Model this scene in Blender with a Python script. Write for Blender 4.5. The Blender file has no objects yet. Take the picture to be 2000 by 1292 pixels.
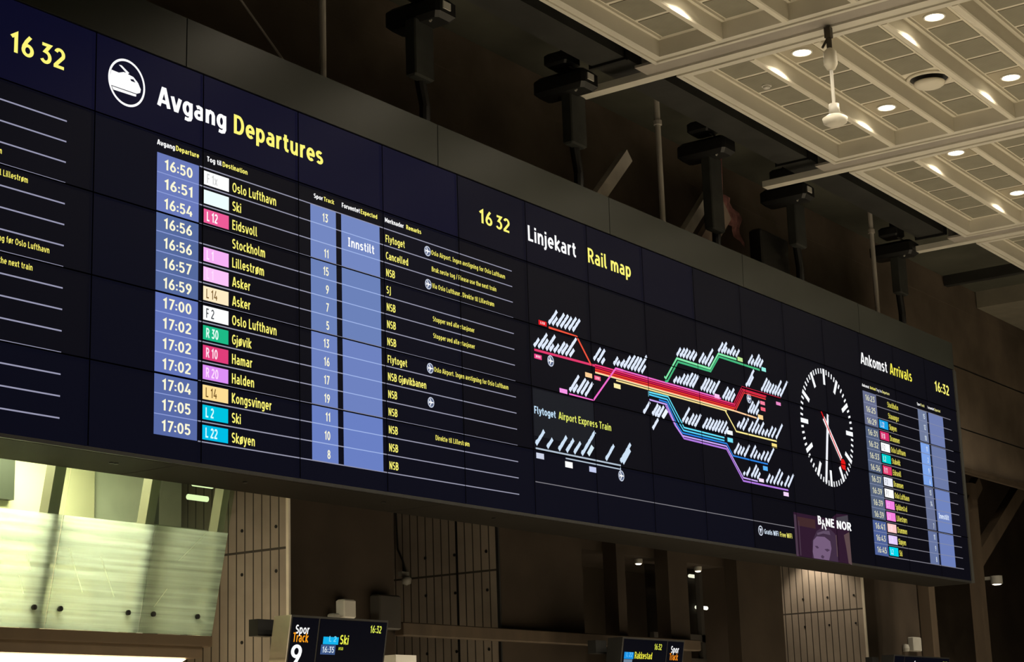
import bpy, math, random
from mathutils import Matrix, Vector
S = bpy.context.scene
random.seed(7)

# ------------------------------------------------------------------ camera
cd = bpy.data.cameras.new('camera')
cam = bpy.data.objects.new('camera', cd)
S.collection.objects.link(cam)
cd.sensor_fit = 'HORIZONTAL'; cd.sensor_width = 36.0
cd.lens = 3518.47 * 36.0 / 2000.0
cd.clip_start = 0.1; cd.clip_end = 300
rx, ux, bx_ = ((0.576667, -0.816326, -0.032677), (-0.167623, -0.157369, 0.97321), (-0.799599, -0.55574, -0.227584))
cam.matrix_world = Matrix(((rx[0], ux[0], bx_[0], 0), (rx[1], ux[1], bx_[1], 0), (rx[2], ux[2], bx_[2], 1.6), (0, 0, 0, 1)))
S.camera = cam

# ------------------------------------------------------------------ world, exposure
w = bpy.data.worlds.new('hall_ambience'); S.world = w; w.use_nodes = True
w.node_tree.nodes['Background'].inputs[0].default_value = (1.0, 0.84, 0.62, 1)
w.node_tree.nodes['Background'].inputs[1].default_value = 0.010
S.view_settings.view_transform = 'Standard'
S.view_settings.look = 'None'
S.view_settings.exposure = 0.0
S.view_settings.gamma = 1.0
S.view_settings.use_curve_mapping = False

# brightness of the ceiling downlights (warm white spots, one in each fitting)
DOWNLIGHT_W = 600.0      # main beam
SPILL_W = 150.0            # weak wide spill of the same lamp
DOWNLIGHT_COL = (1.0, 0.87, 0.66)

# ------------------------------------------------------------------ materials
def lin(c):
    return tuple((v/255/12.92 if v/255 <= .04045 else ((v/255+.055)/1.055)**2.4) for v in c)
MATS = {}
def mat(name, col, rough=.6, metal=0.0, var=.12, scale=3.0, spec=.5, bump=0.0, stretch=None):
    if name in MATS: return MATS[name]
    m = bpy.data.materials.new(name); m.use_nodes = True
    nt = m.node_tree; b = nt.nodes['Principled BSDF']
    b.inputs['Roughness'].default_value = rough; b.inputs['Metallic'].default_value = metal
    b.inputs['Specular IOR Level'].default_value = spec
    tc = nt.nodes.new('ShaderNodeTexCoord'); mp = nt.nodes.new('ShaderNodeMapping')
    nt.links.new(tc.outputs['Object'], mp.inputs[0])
    if stretch: mp.inputs['Scale'].default_value = stretch
    n = nt.nodes.new('ShaderNodeTexNoise'); n.inputs['Scale'].default_value = scale; n.inputs['Detail'].default_value = 4
    nt.links.new(mp.outputs[0], n.inputs['Vector'])
    r = nt.nodes.new('ShaderNodeValToRGB')
    r.color_ramp.elements[0].position = .3; r.color_ramp.elements[1].position = .7
    r.color_ramp.elements[0].color = tuple(c*(1-var) for c in col)+(1,)
    r.color_ramp.elements[1].color = tuple(min(1, c*(1+var)) for c in col)+(1,)
    nt.links.new(n.outputs['Fac'], r.inputs[0]); nt.links.new(r.outputs[0], b.inputs['Base Color'])
    if bump:
        bp = nt.nodes.new('ShaderNodeBump'); bp.inputs['Strength'].default_value = bump; bp.inputs['Distance'].default_value = .01
        nt.links.new(n.outputs['Fac'], bp.inputs['Height']); nt.links.new(bp.outputs[0], b.inputs['Normal'])
    MATS[name] = m
    return m
def E(rgb, k=1.0):
    name = 'light_%02x%02x%02x_%g' % (rgb[0], rgb[1], rgb[2], k)
    if name in MATS: return MATS[name]
    m = bpy.data.materials.new(name); m.use_nodes = True; nt = m.node_tree
    nt.nodes.remove(nt.nodes['Principled BSDF'])
    e = nt.nodes.new('ShaderNodeEmission'); e.inputs[0].default_value = lin(rgb)+(1,); e.inputs[1].default_value = k
    nt.links.new(e.outputs[0], nt.nodes['Material Output'].inputs[0])
    MATS[name] = m
    return m
def screen(name, rgb, rough=.38):
    if name in MATS: return MATS[name]
    m = mat(name, (.001, .001, .0013), rough, 0, .05, 2, .02)
    b = m.node_tree.nodes['Principled BSDF']
    b.inputs['Emission Color'].default_value = lin(rgb)+(1,); b.inputs['Emission Strength'].default_value = 1.0
    return m
WHITE = (255, 255, 255); YEL = (255, 246, 120); PALE = (252, 248, 215)
M_cream = mat('painted_cream_ceiling', (.72, .68, .58), .6, 0, .03, 1.5, .2)
M_lip = mat('painted_cream_lip', (.66, .63, .55), .5, 0, .04, 2)
M_taupe = mat('taupe_joint_board', (.36, .33, .29), .7, 0, .12, 2)
M_black = mat('matte_black', (.008, .008, .008), .5, 0, .2, 5)
M_dark = mat('dark_duct_metal', (.022, .022, .020), .6, 0, .35, 2)
M_wall = mat('red_brown_wall_board', (.040, .030, .022), .8, 0, .25, 1.2, .15)
M_wallup = mat('dark_brown_upper_wall', (.150, .118, .090), .85, 0, .3, 1.0, .15)
M_slab = mat('grey_concrete_slab', (.085, .085, .068), .9, 0, .25, .8, .1, .3)
M_fascia = mat('brushed_grey_fascia', (.0225, .0245, .0205), .36, 0, .12, .9, .10)
M_under = mat('brown_metal_underside', (.0105, .0088, .0064), .7, 0, .10, 1.0, .10)
M_pole = mat('galvanised_pole', (.56, .52, .47), .5, 0, .12, 4)
M_timber = mat('brown_stained_timber', (.075, .054, .036), .7, 0, .25, 3, .3, 0, (1, 1, .15))
M_alu = mat('brushed_aluminium', (.55, .50, .42), .4, .6, .08, 6)
M_grey = mat('grey_plastic', (.36, .35, .32), .5, 0, .06, 5)
M_white = mat('white_plastic', (.62, .60, .55), .45, 0, .04, 5)
M_floor = mat('pale_stone_floor', (.56, .53, .47), .5, 0, .08, .7)
M_sleeve = mat('grey_fabric_sleeve', (.030, .032, .028), .8, 0, .3, 4)

def groove_mat(name, col, axis, pitch, width, base, seam_z):
    m = mat(name, col, .7, 0, .14, 2.2, .3)
    nt = m.node_tree; b = nt.nodes['Principled BSDF']
    g = nt.nodes.new('ShaderNodeNewGeometry'); sx = nt.nodes.new('ShaderNodeSeparateXYZ')
    nt.links.new(g.outputs['Position'], sx.inputs[0])
    def M(op, a, v):
        n = nt.nodes.new('ShaderNodeMath'); n.operation = op
        nt.links.new(a, n.inputs[0])
        if isinstance(v, (int, float)): n.inputs[1].default_value = v
        else: nt.links.new(v, n.inputs[1])
        return n.outputs[0]
    f = M('FRACT', M('DIVIDE', M('SUBTRACT', sx.outputs[axis], base), pitch), 0)
    gv = M('LESS_THAN', f, width/pitch)
    d = M('LESS_THAN', M('ABSOLUTE', M('SUBTRACT', sx.outputs['Z'], seam_z), 0), .012)
    gv = M('MAXIMUM', gv, d)
    mx = nt.nodes.new('ShaderNodeMix'); mx.data_type = 'RGBA'
    old = b.inputs['Base Color'].links[0].from_socket
    nt.links.new(gv, mx.inputs[0]); nt.links.new(old, mx.inputs[6]); mx.inputs[7].default_value = tuple(c*.18 for c in col)+(1,)
    nt.links.new(mx.outputs[2], b.inputs['Base Color'])
    return m
M_slat = groove_mat('grooved_brown_panel', (.31, .262, .222), 'Y', .115, .016, 12.0, 3.64)

def perforated():
    m = mat('perforated_olive_panel', (.27, .255, .20), .75, 0, .06, 5, .2)
    nt = m.node_tree; b = nt.nodes['Principled BSDF']
    tc = nt.nodes.new('ShaderNodeTexCoord')
    wv = nt.nodes.new('ShaderNodeTexWave'); wv.bands_direction = 'X'; wv.inputs['Scale'].default_value = 9.5
    nt.links.new(tc.outputs['Object'], wv.inputs['Vector'])
    mx = nt.nodes.new('ShaderNodeMix'); mx.data_type = 'RGBA'; mx.blend_type = 'MULTIPLY'
    old = b.inputs['Base Color'].links[0].from_socket
    r = nt.nodes.new('ShaderNodeValToRGB')
    r.color_ramp.elements[0].color = (.82, .82, .82, 1); r.color_ramp.elements[1].color = (1.1, 1.1, 1.1, 1)
    nt.links.new(wv.outputs[0], r.inputs[0])
    mx.inputs[0].default_value = 1
    nt.links.new(old, mx.inputs[6]); nt.links.new(r.outputs[0], mx.inputs[7])
    nt.links.new(mx.outputs[2], b.inputs['Base Color'])
    return m
M_perf = perforated()

def glass_mat():
    m = bpy.data.materials.new('frosted_striped_glass'); m.use_nodes = True; nt = m.node_tree
    nt.nodes.remove(nt.nodes['Principled BSDF'])
    out = nt.nodes['Material Output']
    g = nt.nodes.new('ShaderNodeNewGeometry'); sx = nt.nodes.new('ShaderNodeSeparateXYZ'); nt.links.new(g.outputs['Position'], sx.inputs[0])
    mp = nt.nodes.new('ShaderNodeMapping'); mp.inputs['Scale'].default_value = (.22, .0, 11.0)
    nt.links.new(g.outputs['Position'], mp.inputs[0])
    n = nt.nodes.new('ShaderNodeTexNoise'); n.inputs['Scale'].default_value = 1.6; n.inputs['Detail'].default_value = 3
    nt.links.new(mp.outputs[0], n.inputs['Vector'])
    r = nt.nodes.new('ShaderNodeValToRGB'); r.color_ramp.elements[0].position = .38; r.color_ramp.elements[1].position = .62
    r.color_ramp.elements[0].color = (.30, .30, .30, 1); r.color_ramp.elements[1].color = (.97, .97, .97, 1)
    nt.links.new(n.outputs['Fac'], r.inputs[0])
    below = nt.nodes.new('ShaderNodeMath'); below.operation = 'LESS_THAN'; below.inputs[1].default_value = 3.60
    nt.links.new(sx.outputs['Z'], below.inputs[0])
    fac = nt.nodes.new('ShaderNodeMath'); fac.operation = 'MULTIPLY'
    nt.links.new(r.outputs[0], fac.inputs[0]); nt.links.new(below.outputs[0], fac.inputs[1])
    tr = nt.nodes.new('ShaderNodeBsdfTransparent'); tr.inputs[0].default_value = (.80, .90, .80, 1)
    gl = nt.nodes.new('ShaderNodeBsdfGlossy'); gl.inputs['Roughness'].default_value = .05; gl.inputs[0].default_value = (.8, .9, .8, 1)
    m1 = nt.nodes.new('ShaderNodeMixShader'); m1.inputs[0].default_value = .05
    nt.links.new(tr.outputs[0], m1.inputs[1]); nt.links.new(gl.outputs[0], m1.inputs[2])
    tl = nt.nodes.new('ShaderNodeBsdfTranslucent'); tl.inputs[0].default_value = (.70, .80, .75, 1)
    df = nt.nodes.new('ShaderNodeBsdfDiffuse'); df.inputs[0].default_value = (.50, .62, .50, 1)
    m2 = nt.nodes.new('ShaderNodeMixShader'); m2.inputs[0].default_value = .35
    nt.links.new(tl.outputs[0], m2.inputs[1]); nt.links.new(df.outputs[0], m2.inputs[2])
    m3 = nt.nodes.new('ShaderNodeMixShader')
    nt.links.new(fac.outputs[0], m3.inputs[0]); nt.links.new(m1.outputs[0], m3.inputs[1]); nt.links.new(m2.outputs[0], m3.inputs[2])
    nt.links.new(m3.outputs[0], out.inputs[0])
    return m
M_glass = glass_mat()

M_glass_line = bpy.data.materials.new('etched_glass_line'); M_glass_line.use_nodes = True
_n = M_glass_line.node_tree; _n.nodes.remove(_n.nodes['Principled BSDF'])
_t = _n.nodes.new('ShaderNodeBsdfTranslucent'); _t.inputs[0].default_value = (.95, .97, .90, 1)
_n.links.new(_t.outputs[0], _n.nodes['Material Output'].inputs[0])

# ------------------------------------------------------------------ mesh helpers
class MB:
    def __init__(s): s.v = []; s.f = []; s.mi = []
    def add(s, vs, fs, mi=0):
        o = len(s.v); s.v += [tuple(p) for p in vs]
        for f in fs: s.f.append([o+i for i in f]); s.mi.append(mi)
        return s
    def quad(s, *p, mi=0): return s.add(p, [list(range(len(p)))], mi)
    def box(s, x0, x1, y0, y1, z0, z1, mi=0):
        v = [(x, y, z) for z in (z0, z1) for y in (y0, y1) for x in (x0, x1)]
        return s.add(v, [(0, 2, 3, 1), (4, 5, 7, 6), (0, 1, 5, 4), (2, 6, 7, 3), (0, 4, 6, 2), (1, 3, 7, 5)], mi)
    def bevbox(s, x0, x1, y0, y1, z0, z1, b=.02, mi=0):
        # box with chamfered vertical and horizontal edges
        v = []; 
        for z, i in ((z0, b), (z0+b, 0), (z1-b, 0), (z1, b)):
            xa, xb, ya, yb = x0+i, x1-i, y0+i, y1-i
            c = b*.7
            v += [(xa+c, ya, z), (xb-c, ya, z), (xb, ya+c, z), (xb, yb-c, z), (xb-c, yb, z), (xa+c, yb, z), (xa, yb-c, z), (xa, ya+c, z)]
        f = [tuple(range(7, -1, -1)), tuple(range(24, 32))]
        for k in range(3):
            for j in range(8): f.append((k*8+j, k*8+(j+1) % 8, k*8+8+(j+1) % 8, k*8+8+j))
        return s.add(v, f, mi)
    def tube(s, a, b, r, n=12, r2=None, mi=0, square=False):
        a = Vector(a); b = Vector(b); d = (b-a).normalized(); r2 = r if r2 is None else r2
        u = d.orthogonal().normalized() if abs(d.z) < .95 else Vector((1, 0, 0))
        u = (u - d*u.dot(d)).normalized(); t = d.cross(u)
        v = []
        for c, rr in ((a, r), (b, r2)):
            for i in range(n):
                an = 2*math.pi*(i+.5)/n; v.append(c+u*rr*math.cos(an)+t*rr*math.sin(an))
        f = [tuple(range(n-1, -1, -1)), tuple(range(n, 2*n))]+[(i, (i+1) % n, n+(i+1) % n, n+i) for i in range(n)]
        return s.add(v, f, mi)
    def path(s, pts, r, n=8, mi=0):
        for a, b in zip(pts, pts[1:]): s.tube(a, b, r, n, mi=mi)
        return s
    def bar(s, a, b, wx, wy, mi=0):
        # rectangular bar from a to b lying in the plane of the wall (x-z), width wx in the plane, depth wy
        a = Vector(a); b = Vector(b); d = (b-a).normalized(); nrm = Vector((-d.z, 0, d.x)).normalized()*wx/2; dy = Vector((0, wy/2, 0))
        v = [a-nrm-dy, a+nrm-dy, a+nrm+dy, a-nrm+dy, b-nrm-dy, b+nrm-dy, b+nrm+dy, b-nrm+dy]
        return s.add(v, [(0, 1, 2, 3), (4, 7, 6, 5), (0, 4, 5, 1), (1, 5, 6, 2), (2, 6, 7, 3), (3, 7, 4, 0)], mi)
    def lathe(s, c, prof, n=24, mi=0):
        cx, cy, cz = c; v = []; f = []
        for r, z in prof:
            for i in range(n): an = 2*math.pi*i/n; v.append((cx+r*math.cos(an), cy+r*math.sin(an), cz+z))
        for k in range(len(prof)-1):
            for i in range(n): f.append((k*n+i, k*n+(i+1) % n, (k+1)*n+(i+1) % n, (k+1)*n+i))
        if prof[0][0] > 1e-6: f.append(tuple(range(n-1, -1, -1)))
        if prof[-1][0] > 1e-6: f.append(tuple(range((len(prof)-1)*n, len(prof)*n)))
        return s.add(v, f, mi)
    # flat shapes on a plane given by a map (x, z) -> 3D
    def poly(s, pts, mp, mi=0): return s.add([mp(*p) for p in pts], [list(range(len(pts)))], mi)
    def rect(s, x0, x1, z0, z1, mp, mi=0): return s.poly([(x0, z0), (x1, z0), (x1, z1), (x0, z1)], mp, mi)
    def disc(s, x, z, r, mp, n=28, mi=0): return s.poly([(x+r*math.cos(2*math.pi*i/n), z+r*math.sin(2*math.pi*i/n)) for i in range(n)], mp, mi)
    def ring(s, x, z, r0, r1, mp, n=40, mi=0):
        v = []
        for r in (r0, r1):
            v += [mp(x+r*math.cos(2*math.pi*i/n), z+r*math.sin(2*math.pi*i/n)) for i in range(n)]
        return s.add(v, [(i, (i+1) % n, n+(i+1) % n, n+i) for i in range(n)], mi)
    def band(s, pts, wd, mp, mi=0):
        # mitred polyline of width wd
        P = [Vector((p[0], p[1])) for p in pts]; L = []; Rr = []
        for i, q in enumerate(P):
            d0 = (q-P[i-1]).normalized() if i else None
            d1 = (P[i+1]-q).normalized() if i < len(P)-1 else None
            d0 = d0 or d1; d1 = d1 or d0
            n0 = Vector((-d0.y, d0.x)); n1 = Vector((-d1.y, d1.x)); m = (n0+n1).normalized()
            k = wd/2/max(.35, m.dot(n0))
            L.append(q+m*k); Rr.append(q-m*k)
        for i in range(len(P)-1):
            s.add([mp(*L[i]), mp(*L[i+1]), mp(*Rr[i+1]), mp(*Rr[i])], [(3, 2, 1, 0)], mi)
        return s
    def text(s, body, x, z, cap, mp, width=None, sx=.8, align='L', bold=0.0, mi=0, tall=1.0):
        pts, faces = glyphs(body, bold)
        if not pts: return s
        x0 = min(p[0] for p in pts); x1 = max(p[0] for p in pts)
        k = cap/CAP
        kx = (width/(x1-x0)) if width else k*sx
        ax = {'L': x0, 'R': x1, 'C': (x0+x1)/2}[align]
        return s.add([mp(x+(p[0]-ax)*kx, z+p[1]*k) for p in pts], faces, mi)

# signage lettering: every letter is drawn from centre-line strokes (cap height 1)
def arc(cx, cy, rx, ry, a0, a1, n=12):
    return [(cx+rx*math.cos(math.radians(a0+(a1-a0)*i/n)), cy+ry*math.sin(math.radians(a0+(a1-a0)*i/n))) for i in range(n+1)]
def loop(cx, cy, rx, ry, n=22):
    p = arc(cx, cy, rx, ry, 90, 450, n); return p+[p[1]]
def dot(x, y, r=.075): return [(x-r, y), (x+r, y)]
HN = [(.08, .42), (.14, .58), (.25, .66), (.35, .62), (.40, .50), (.40, 0)]
GLYPH = {
 '0': (.50, [loop(.25, .5, .185, .43)]), '1': (.36, [[(.03, .73), (.23, .91), (.23, 0)]]),
 '2': (.50, [arc(.25, .70, .175, .23, 160, -28)+[(.07, .12), (.07, .07), (.46, .07)]]),
 '3': (.48, [[(.06, .93), (.40, .93), (.20, .59)]+arc(.22, .325, .19, .255, 78, -150)]),
 '4': (.52, [[(.30, 1), (.06, .27), (.51, .27)], [(.38, .50), (.38, 0)]]),
 '5': (.48, [[(.42, .93), (.10, .93), (.09, .55)]+arc(.22, .33, .19, .26, 110, -150)]),
 '6': (.50, [loop(.25, .31, .185, .24), [(.36, 1), (.20, .74), (.09, .48), (.065, .31)]]),
 '7': (.46, [[(.03, .93), (.42, .93), (.15, 0)]]), '8': (.50, [loop(.25, .73, .155, .20), loop(.25, .29, .185, .22)]),
 '9': (.50, [loop(.25, .69, .185, .24), [(.14, 0), (.30, .26), (.41, .52), (.435, .69)]]),
 ':': (.16, [dot(.08, .16), dot(.08, .56)]), '.': (.16, [dot(.08, .075)]), '/': (.36, [[(.02, -.05), (.34, 1.03)]]),
 'A': (.56, [[(.03, 0), (.24, .93), (.32, .93), (.53, 0)], [(.12, .27), (.44, .27)]]),
 'B': (.52, [[(.08, .53), (.08, .93)]+arc(.28, .73, .155, .20, 90, -90)+[(.08, .53)], [(.08, .53), (.28, .53)]+arc(.28, .30, .185, .23, 90, -90)+[(.08, .07), (.08, .6)]]),
 'C': (.49, [arc(.31, .5, .24, .43, 52, 308)]), 'D': (.57, [[(.08, .5), (.08, .93)]+arc(.26, .5, .235, .43, 90, -90, 16)+[(.08, .07), (.08, .55)]]),
 'E': (.46, [[(.44, .93), (.08, .93), (.08, .07), (.44, .07)], [(.08, .51), (.39, .51)]]), 'F': (.43, [[(.43, .93), (.08, .93), (.08, 0)], [(.08, .49), (.38, .49)]]),
 'G': (.56, [arc(.31, .5, .24, .43, 52, 330)+[(.50, .48), (.33, .48)]]), 'H': (.56, [[(.08, 0), (.08, 1)], [(.48, 0), (.48, 1)], [(.08, .51), (.48, .51)]]),
 'I': (.32, [[(.03, .93), (.29, .93)], [(.16, .93), (.16, .07)], [(.03, .07), (.29, .07)]]), 'J': (.28, [[(.20, 1), (.20, .02), (.14, -.12), (.0, -.15)]]),
 'K': (.50, [[(.08, 0), (.08, 1)], [(.46, 1), (.11, .48), (.48, 0)]]), 'L': (.43, [[(.08, 1), (.08, .07), (.43, .07)]]),
 'M': (.68, [[(.08, 0), (.08, 1)], [(.09, .93), (.31, .32), (.37, .32), (.59, .93)], [(.60, 0), (.60, 1)]]), 'N': (.57, [[(.08, 0), (.08, 1)], [(.09, .93), (.48, .07)], [(.49, 0), (.49, 1)]]),
 'O': (.62, [loop(.31, .5, .24, .43)]), 'P': (.48, [[(.08, 0), (.08, .93)]+arc(.26, .69, .175, .24, 90, -90)+[(.08, .45)]]),
 'R': (.52, [[(.08, 0), (.08, .93)]+arc(.27, .70, .17, .23, 90, -90)+[(.08, .47)], [(.27, .47), (.49, 0)]]),
 'S': (.48, [arc(.24, .72, .175, .21, 38, 270)+arc(.24, .29, .185, .22, 90, -145)[1:]]), 'T': (.48, [[(0, .93), (.48, .93)], [(.24, .93), (.24, 0)]]),
 'V': (.53, [[(.03, 1), (.23, .06), (.30, .06), (.50, 1)]]), 'W': (.74, [[(.03, 1), (.17, .06), (.22, .06), (.345, .8), (.395, .8), (.52, .06), (.57, .06), (.71, 1)]]),
 'a': (.47, [[(.10, .62), (.22, .665), (.33, .63), (.385, .52), (.385, 0)], [(.385, .41), (.22, .40)]+arc(.20, .235, .135, .165, 90, 270)+[(.28, .07), (.385, .15)]]),
 'b': (.49, [[(.08, 1), (.08, 0)], loop(.25, .365, .17, .295)]), 'c': (.40, [arc(.25, .365, .185, .295, 55, 305)]), 'd': (.49, [[(.41, 1), (.41, 0)], loop(.24, .365, .17, .295)]),
 'e': (.48, [[(.07, .355), (.42, .355)]+arc(.245, .365, .18, .295, 0, 312, 16)]), 'f': (.30, [[(.31, .94), (.22, .94), (.15, .84), (.15, 0)], [(.0, .66), (.30, .66)]]),
 'g': (.49, [loop(.24, .365, .17, .295), [(.41, .72), (.41, -.02), (.36, -.15), (.25, -.19), (.10, -.165)]]), 'h': (.48, [[(.08, 0), (.08, 1)], HN]),
 'i': (.16, [[(.08, .72), (.08, 0)], dot(.08, .90)]), 'j': (.17, [[(.09, .72), (.09, -.03), (.04, -.15), (-.06, -.18)], dot(.09, .90)]), 'k': (.43, [[(.08, 0), (.08, 1)], [(.41, .72), (.12, .37), (.43, 0)]]),
 'l': (.23, [[(.08, 1), (.08, .19), (.13, .09), (.23, .07)]]), 'm': (.72, [[(.08, .72), (.08, 0)], [(.08, .42), (.13, .58), (.22, .66), (.31, .62), (.36, .50), (.36, 0)], [(.36, .42), (.41, .58), (.50, .66), (.59, .62), (.64, .50), (.64, 0)]]),
 'n': (.48, [[(.08, .72), (.08, 0)], HN]), 'o': (.49, [loop(.245, .365, .18, .295)]), 'p': (.49, [[(.08, .72), (.08, -.25)], loop(.25, .365, .17, .295)]),
 'r': (.30, [[(.08, .72), (.08, 0)], [(.08, .42), (.14, .58), (.22, .65), (.31, .66)]]), 's': (.41, [arc(.20, .52, .14, .14, 35, 270)+arc(.20, .225, .15, .155, 90, -145)[1:]]),
 't': (.32, [[(.14, .93), (.14, .20), (.20, .09), (.32, .07)], [(0, .66), (.31, .66)]]), 'u': (.48, [[(.08, .72), (.08, .23), (.13, .11), (.23, .07), (.34, .15), (.40, .31)], [(.40, .72), (.40, 0)]]),
 'v': (.46, [[(.03, .72), (.195, .06), (.265, .06), (.43, .72)]]), 'w': (.66, [[(.03, .72), (.15, .06), (.21, .06), (.31, .58), (.35, .58), (.45, .06), (.51, .06), (.63, .72)]]), 'x': (.42, [[(.02, .72), (.40, 0)], [(.40, .72), (.02, 0)]]),
 'y': (.45, [[(.03, .72), (.235, .03)], [(.42, .72), (.21, -.04), (.15, -.15), (.03, -.19)]]), ' ': (.16, [])}
GLYPH['\u00f8'] = (.49, GLYPH['o'][1]+[[(.05, -.05), (.44, .78)]])
def glyphs(body, bold, cache={}):
    key = (body, bold)
    if key in cache: return cache[key]
    m = MB(); x = 0.0; t = .138+bold*1.5
    for ch in body:
        wd, strokes = GLYPH[ch]
        for st in strokes: m.band([(p[0]+x, p[1]) for p in st], t, lambda a, b: (a, b, 0))
        x += wd+.115
    cache[key] = (m.v, m.f)
    return cache[key]
CAP = 1.0

ORG = {}
def thing(name, label, cat, loc, group=None):
    o = bpy.data.objects.new(name, None); S.collection.objects.link(o); o.location = loc
    o.empty_display_size = .2
    o['label'] = label; o['category'] = cat
    if group: o['group'] = group
    ORG[o.name] = Vector(loc)
    return o
def obj(name, mb, m, parent=None, org=None, label=None, smooth=False):
    O = ORG[parent.name] if parent else Vector(org or (0, 0, 0))
    me = bpy.data.meshes.new(name)
    me.from_pydata([tuple(Vector(v)-O) for v in mb.v], [], mb.f)
    for mm in (m if isinstance(m, (list, tuple)) else [m]): me.materials.append(mm)
    me.polygons.foreach_set('material_index', mb.mi)
    if smooth: me.polygons.foreach_set('use_smooth', [True]*len(mb.f))
    me.update()
    o = bpy.data.objects.new(name, me); S.collection.objects.link(o)
    if parent: o.parent = parent
    else: o.location = O
    ORG[o.name] = O
    if label: o['label'] = label
    return o
def tag(o, label, cat, group=None):
    o['label'] = label; o['category'] = cat
    if group: o['group'] = group
    return o
def struct(name, mb, m, org=None):
    o = obj(name, mb, m, None, org); o['kind'] = 'structure'; return o
def dup(root, loc, label):
    r = root.copy(); S.collection.objects.link(r); r.location = loc; r['label'] = label
    for ch in list(root.children):
        c = ch.copy(); S.collection.objects.link(c); c.parent = r
        for g in list(ch.children):
            d = g.copy(); S.collection.objects.link(d); d.parent = c
    return r

# ================================================================== the setting
struct('floor', MB().box(-14, 46, -22, 14, -.2, 0), M_floor)
struct('ceiling', MB().box(-6, 46, 9.3, 14, 9.87, 10.1), M_slab)
struct('ceiling', MB().box(-6, 46, -22, 9.3, 9.60, 9.9), M_slab)
u = MB().box(-6, 46, 11.8, 12.0, 6.30, 9.87)
u.box(-6, 46, 11.796, 11.8, 9.36, 9.40)
struct('wall_upper', u, M_wallup)
# long horizontal joints and a moulding on the upper wall
j = MB()
for z in (7.05, 8.2): j.box(-6, 46, 11.797, 11.8, z, z+.022)
struct('trim_1', j, M_black)
struct('trim_2', MB().box(-6, 46, 11.70, 11.8, 6.24, 6.31), M_timber)
struct('wall_back', MB().box(-6, 46, 14.0, 14.2, 0, 9.87), M_wall)

def pier(name, x0, x1, depth, strip=True):
    o = MB().box(x0, x1, 12.0, 12.0+depth, 0, 6.3)
    struct(name, o, M_wall)
    s = MB().box(x0-.02, x0, 12.02, 12.0+depth, 0, 6.28)
    t = obj('grooved_panel', s, M_slat, bpy.data.objects[name])
    e = MB().box(x0-.032, x0-.004, 11.985, 12.02, 0, 6.25)
    obj('edge_strip', e, mat('pale_edge_strip', (.72, .66, .56), .5) if strip else M_black, bpy.data.objects[name])
    if not strip: obj('panel_joint', MB().box(x0-.024, x0-.019, 12.57, 12.60, 0, 6.2), M_black, t)
    b = MB()
    for y in (12.16, 12.62, 13.05):
        for z in (2.75, 3.42, 3.86, 4.5):
            b.tube((x0-.02, y, z), (x0-.026, y, z), .018, 10)
    obj('bolt_head', b, M_black, t)
pier('wall_pier_left', 13.30, 14.93, 1.50)
pier('wall_pier_middle', 16.85, 18.60, 1.54, False)
pier('wall_pier_right', 26.80, 28.95, 1.45)
r = MB().box(22.59, 23.94, 12.0, 12.2, 0, 6.3)
struct('wall_recess', r, M_wall)
struct('ceiling', MB().box(18.60, 22.59, 12.2, 13.6, 4.045, 6.3), M_wall)
struct('wall_recess', MB().box(18.60, 24.0, 13.4, 13.6, 0, 4.045), M_wall)
p = MB().box(19.40, 19.60, 12.0, 12.20, 0, 6.3).box(20.68, 21.18, 12.0, 12.20, 0, 6.3)
struct('trim_3', p, M_wall)
M_dg = bpy.data.materials.new('dark_door_glass'); M_dg.use_nodes = True; _n = M_dg.node_tree; _n.nodes.remove(_n.nodes['Principled BSDF'])
_t = _n.nodes.new('ShaderNodeBsdfTransparent'); _t.inputs[0].default_value = (.62, .62, .60, 1)
_g = _n.nodes.new('ShaderNodeBsdfGlossy'); _g.inputs['Roughness'].default_value = .08
_m = _n.nodes.new('ShaderNodeMixShader'); _m.inputs[0].default_value = .05
_n.links.new(_t.outputs[0], _m.inputs[1]); _n.links.new(_g.outputs[0], _m.inputs[2]); _n.links.new(_m.outputs[0], _n.nodes['Material Output'].inputs[0])
d = MB().box(21.18, 22.59, 12.62, 12.66, 0, 4.045)
dr = struct('door_1', d, M_dg)
d = MB().box(21.80, 21.88, 12.56, 12.63, 0, 4.045).box(21.18, 22.59, 12.56, 12.63, 3.02, 3.12).box(22.50, 22.59, 12.56, 12.63, 0, 4.045).box(21.95, 22.59, 12.55, 12.62, 2.74, 2.79)
obj('door_frame', d, mat('grey_door_frame', (.05, .045, .04), .5), dr)
# timber-framed bay at the right
for nm, x in (('trim_4', 30.02), ('trim_5', 32.50)):
    struct(nm, MB().box(x, x+.27, 12.22, 12.42, 0, 6.25), M_timber)
struct('trim_6', MB().bar((32.72, 12.32, 4.83), (35.95, 12.32, 6.72), .30, .18), M_timber)
struct('trim_7', MB().bar((32.42, 12.34, 5.80), (33.15, 12.34, 6.32), .26, .16), M_timber)
struct('trim_8', MB().box(30.3, 46, 12.45, 12.6, 2.62, 2.86), M_timber)

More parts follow.
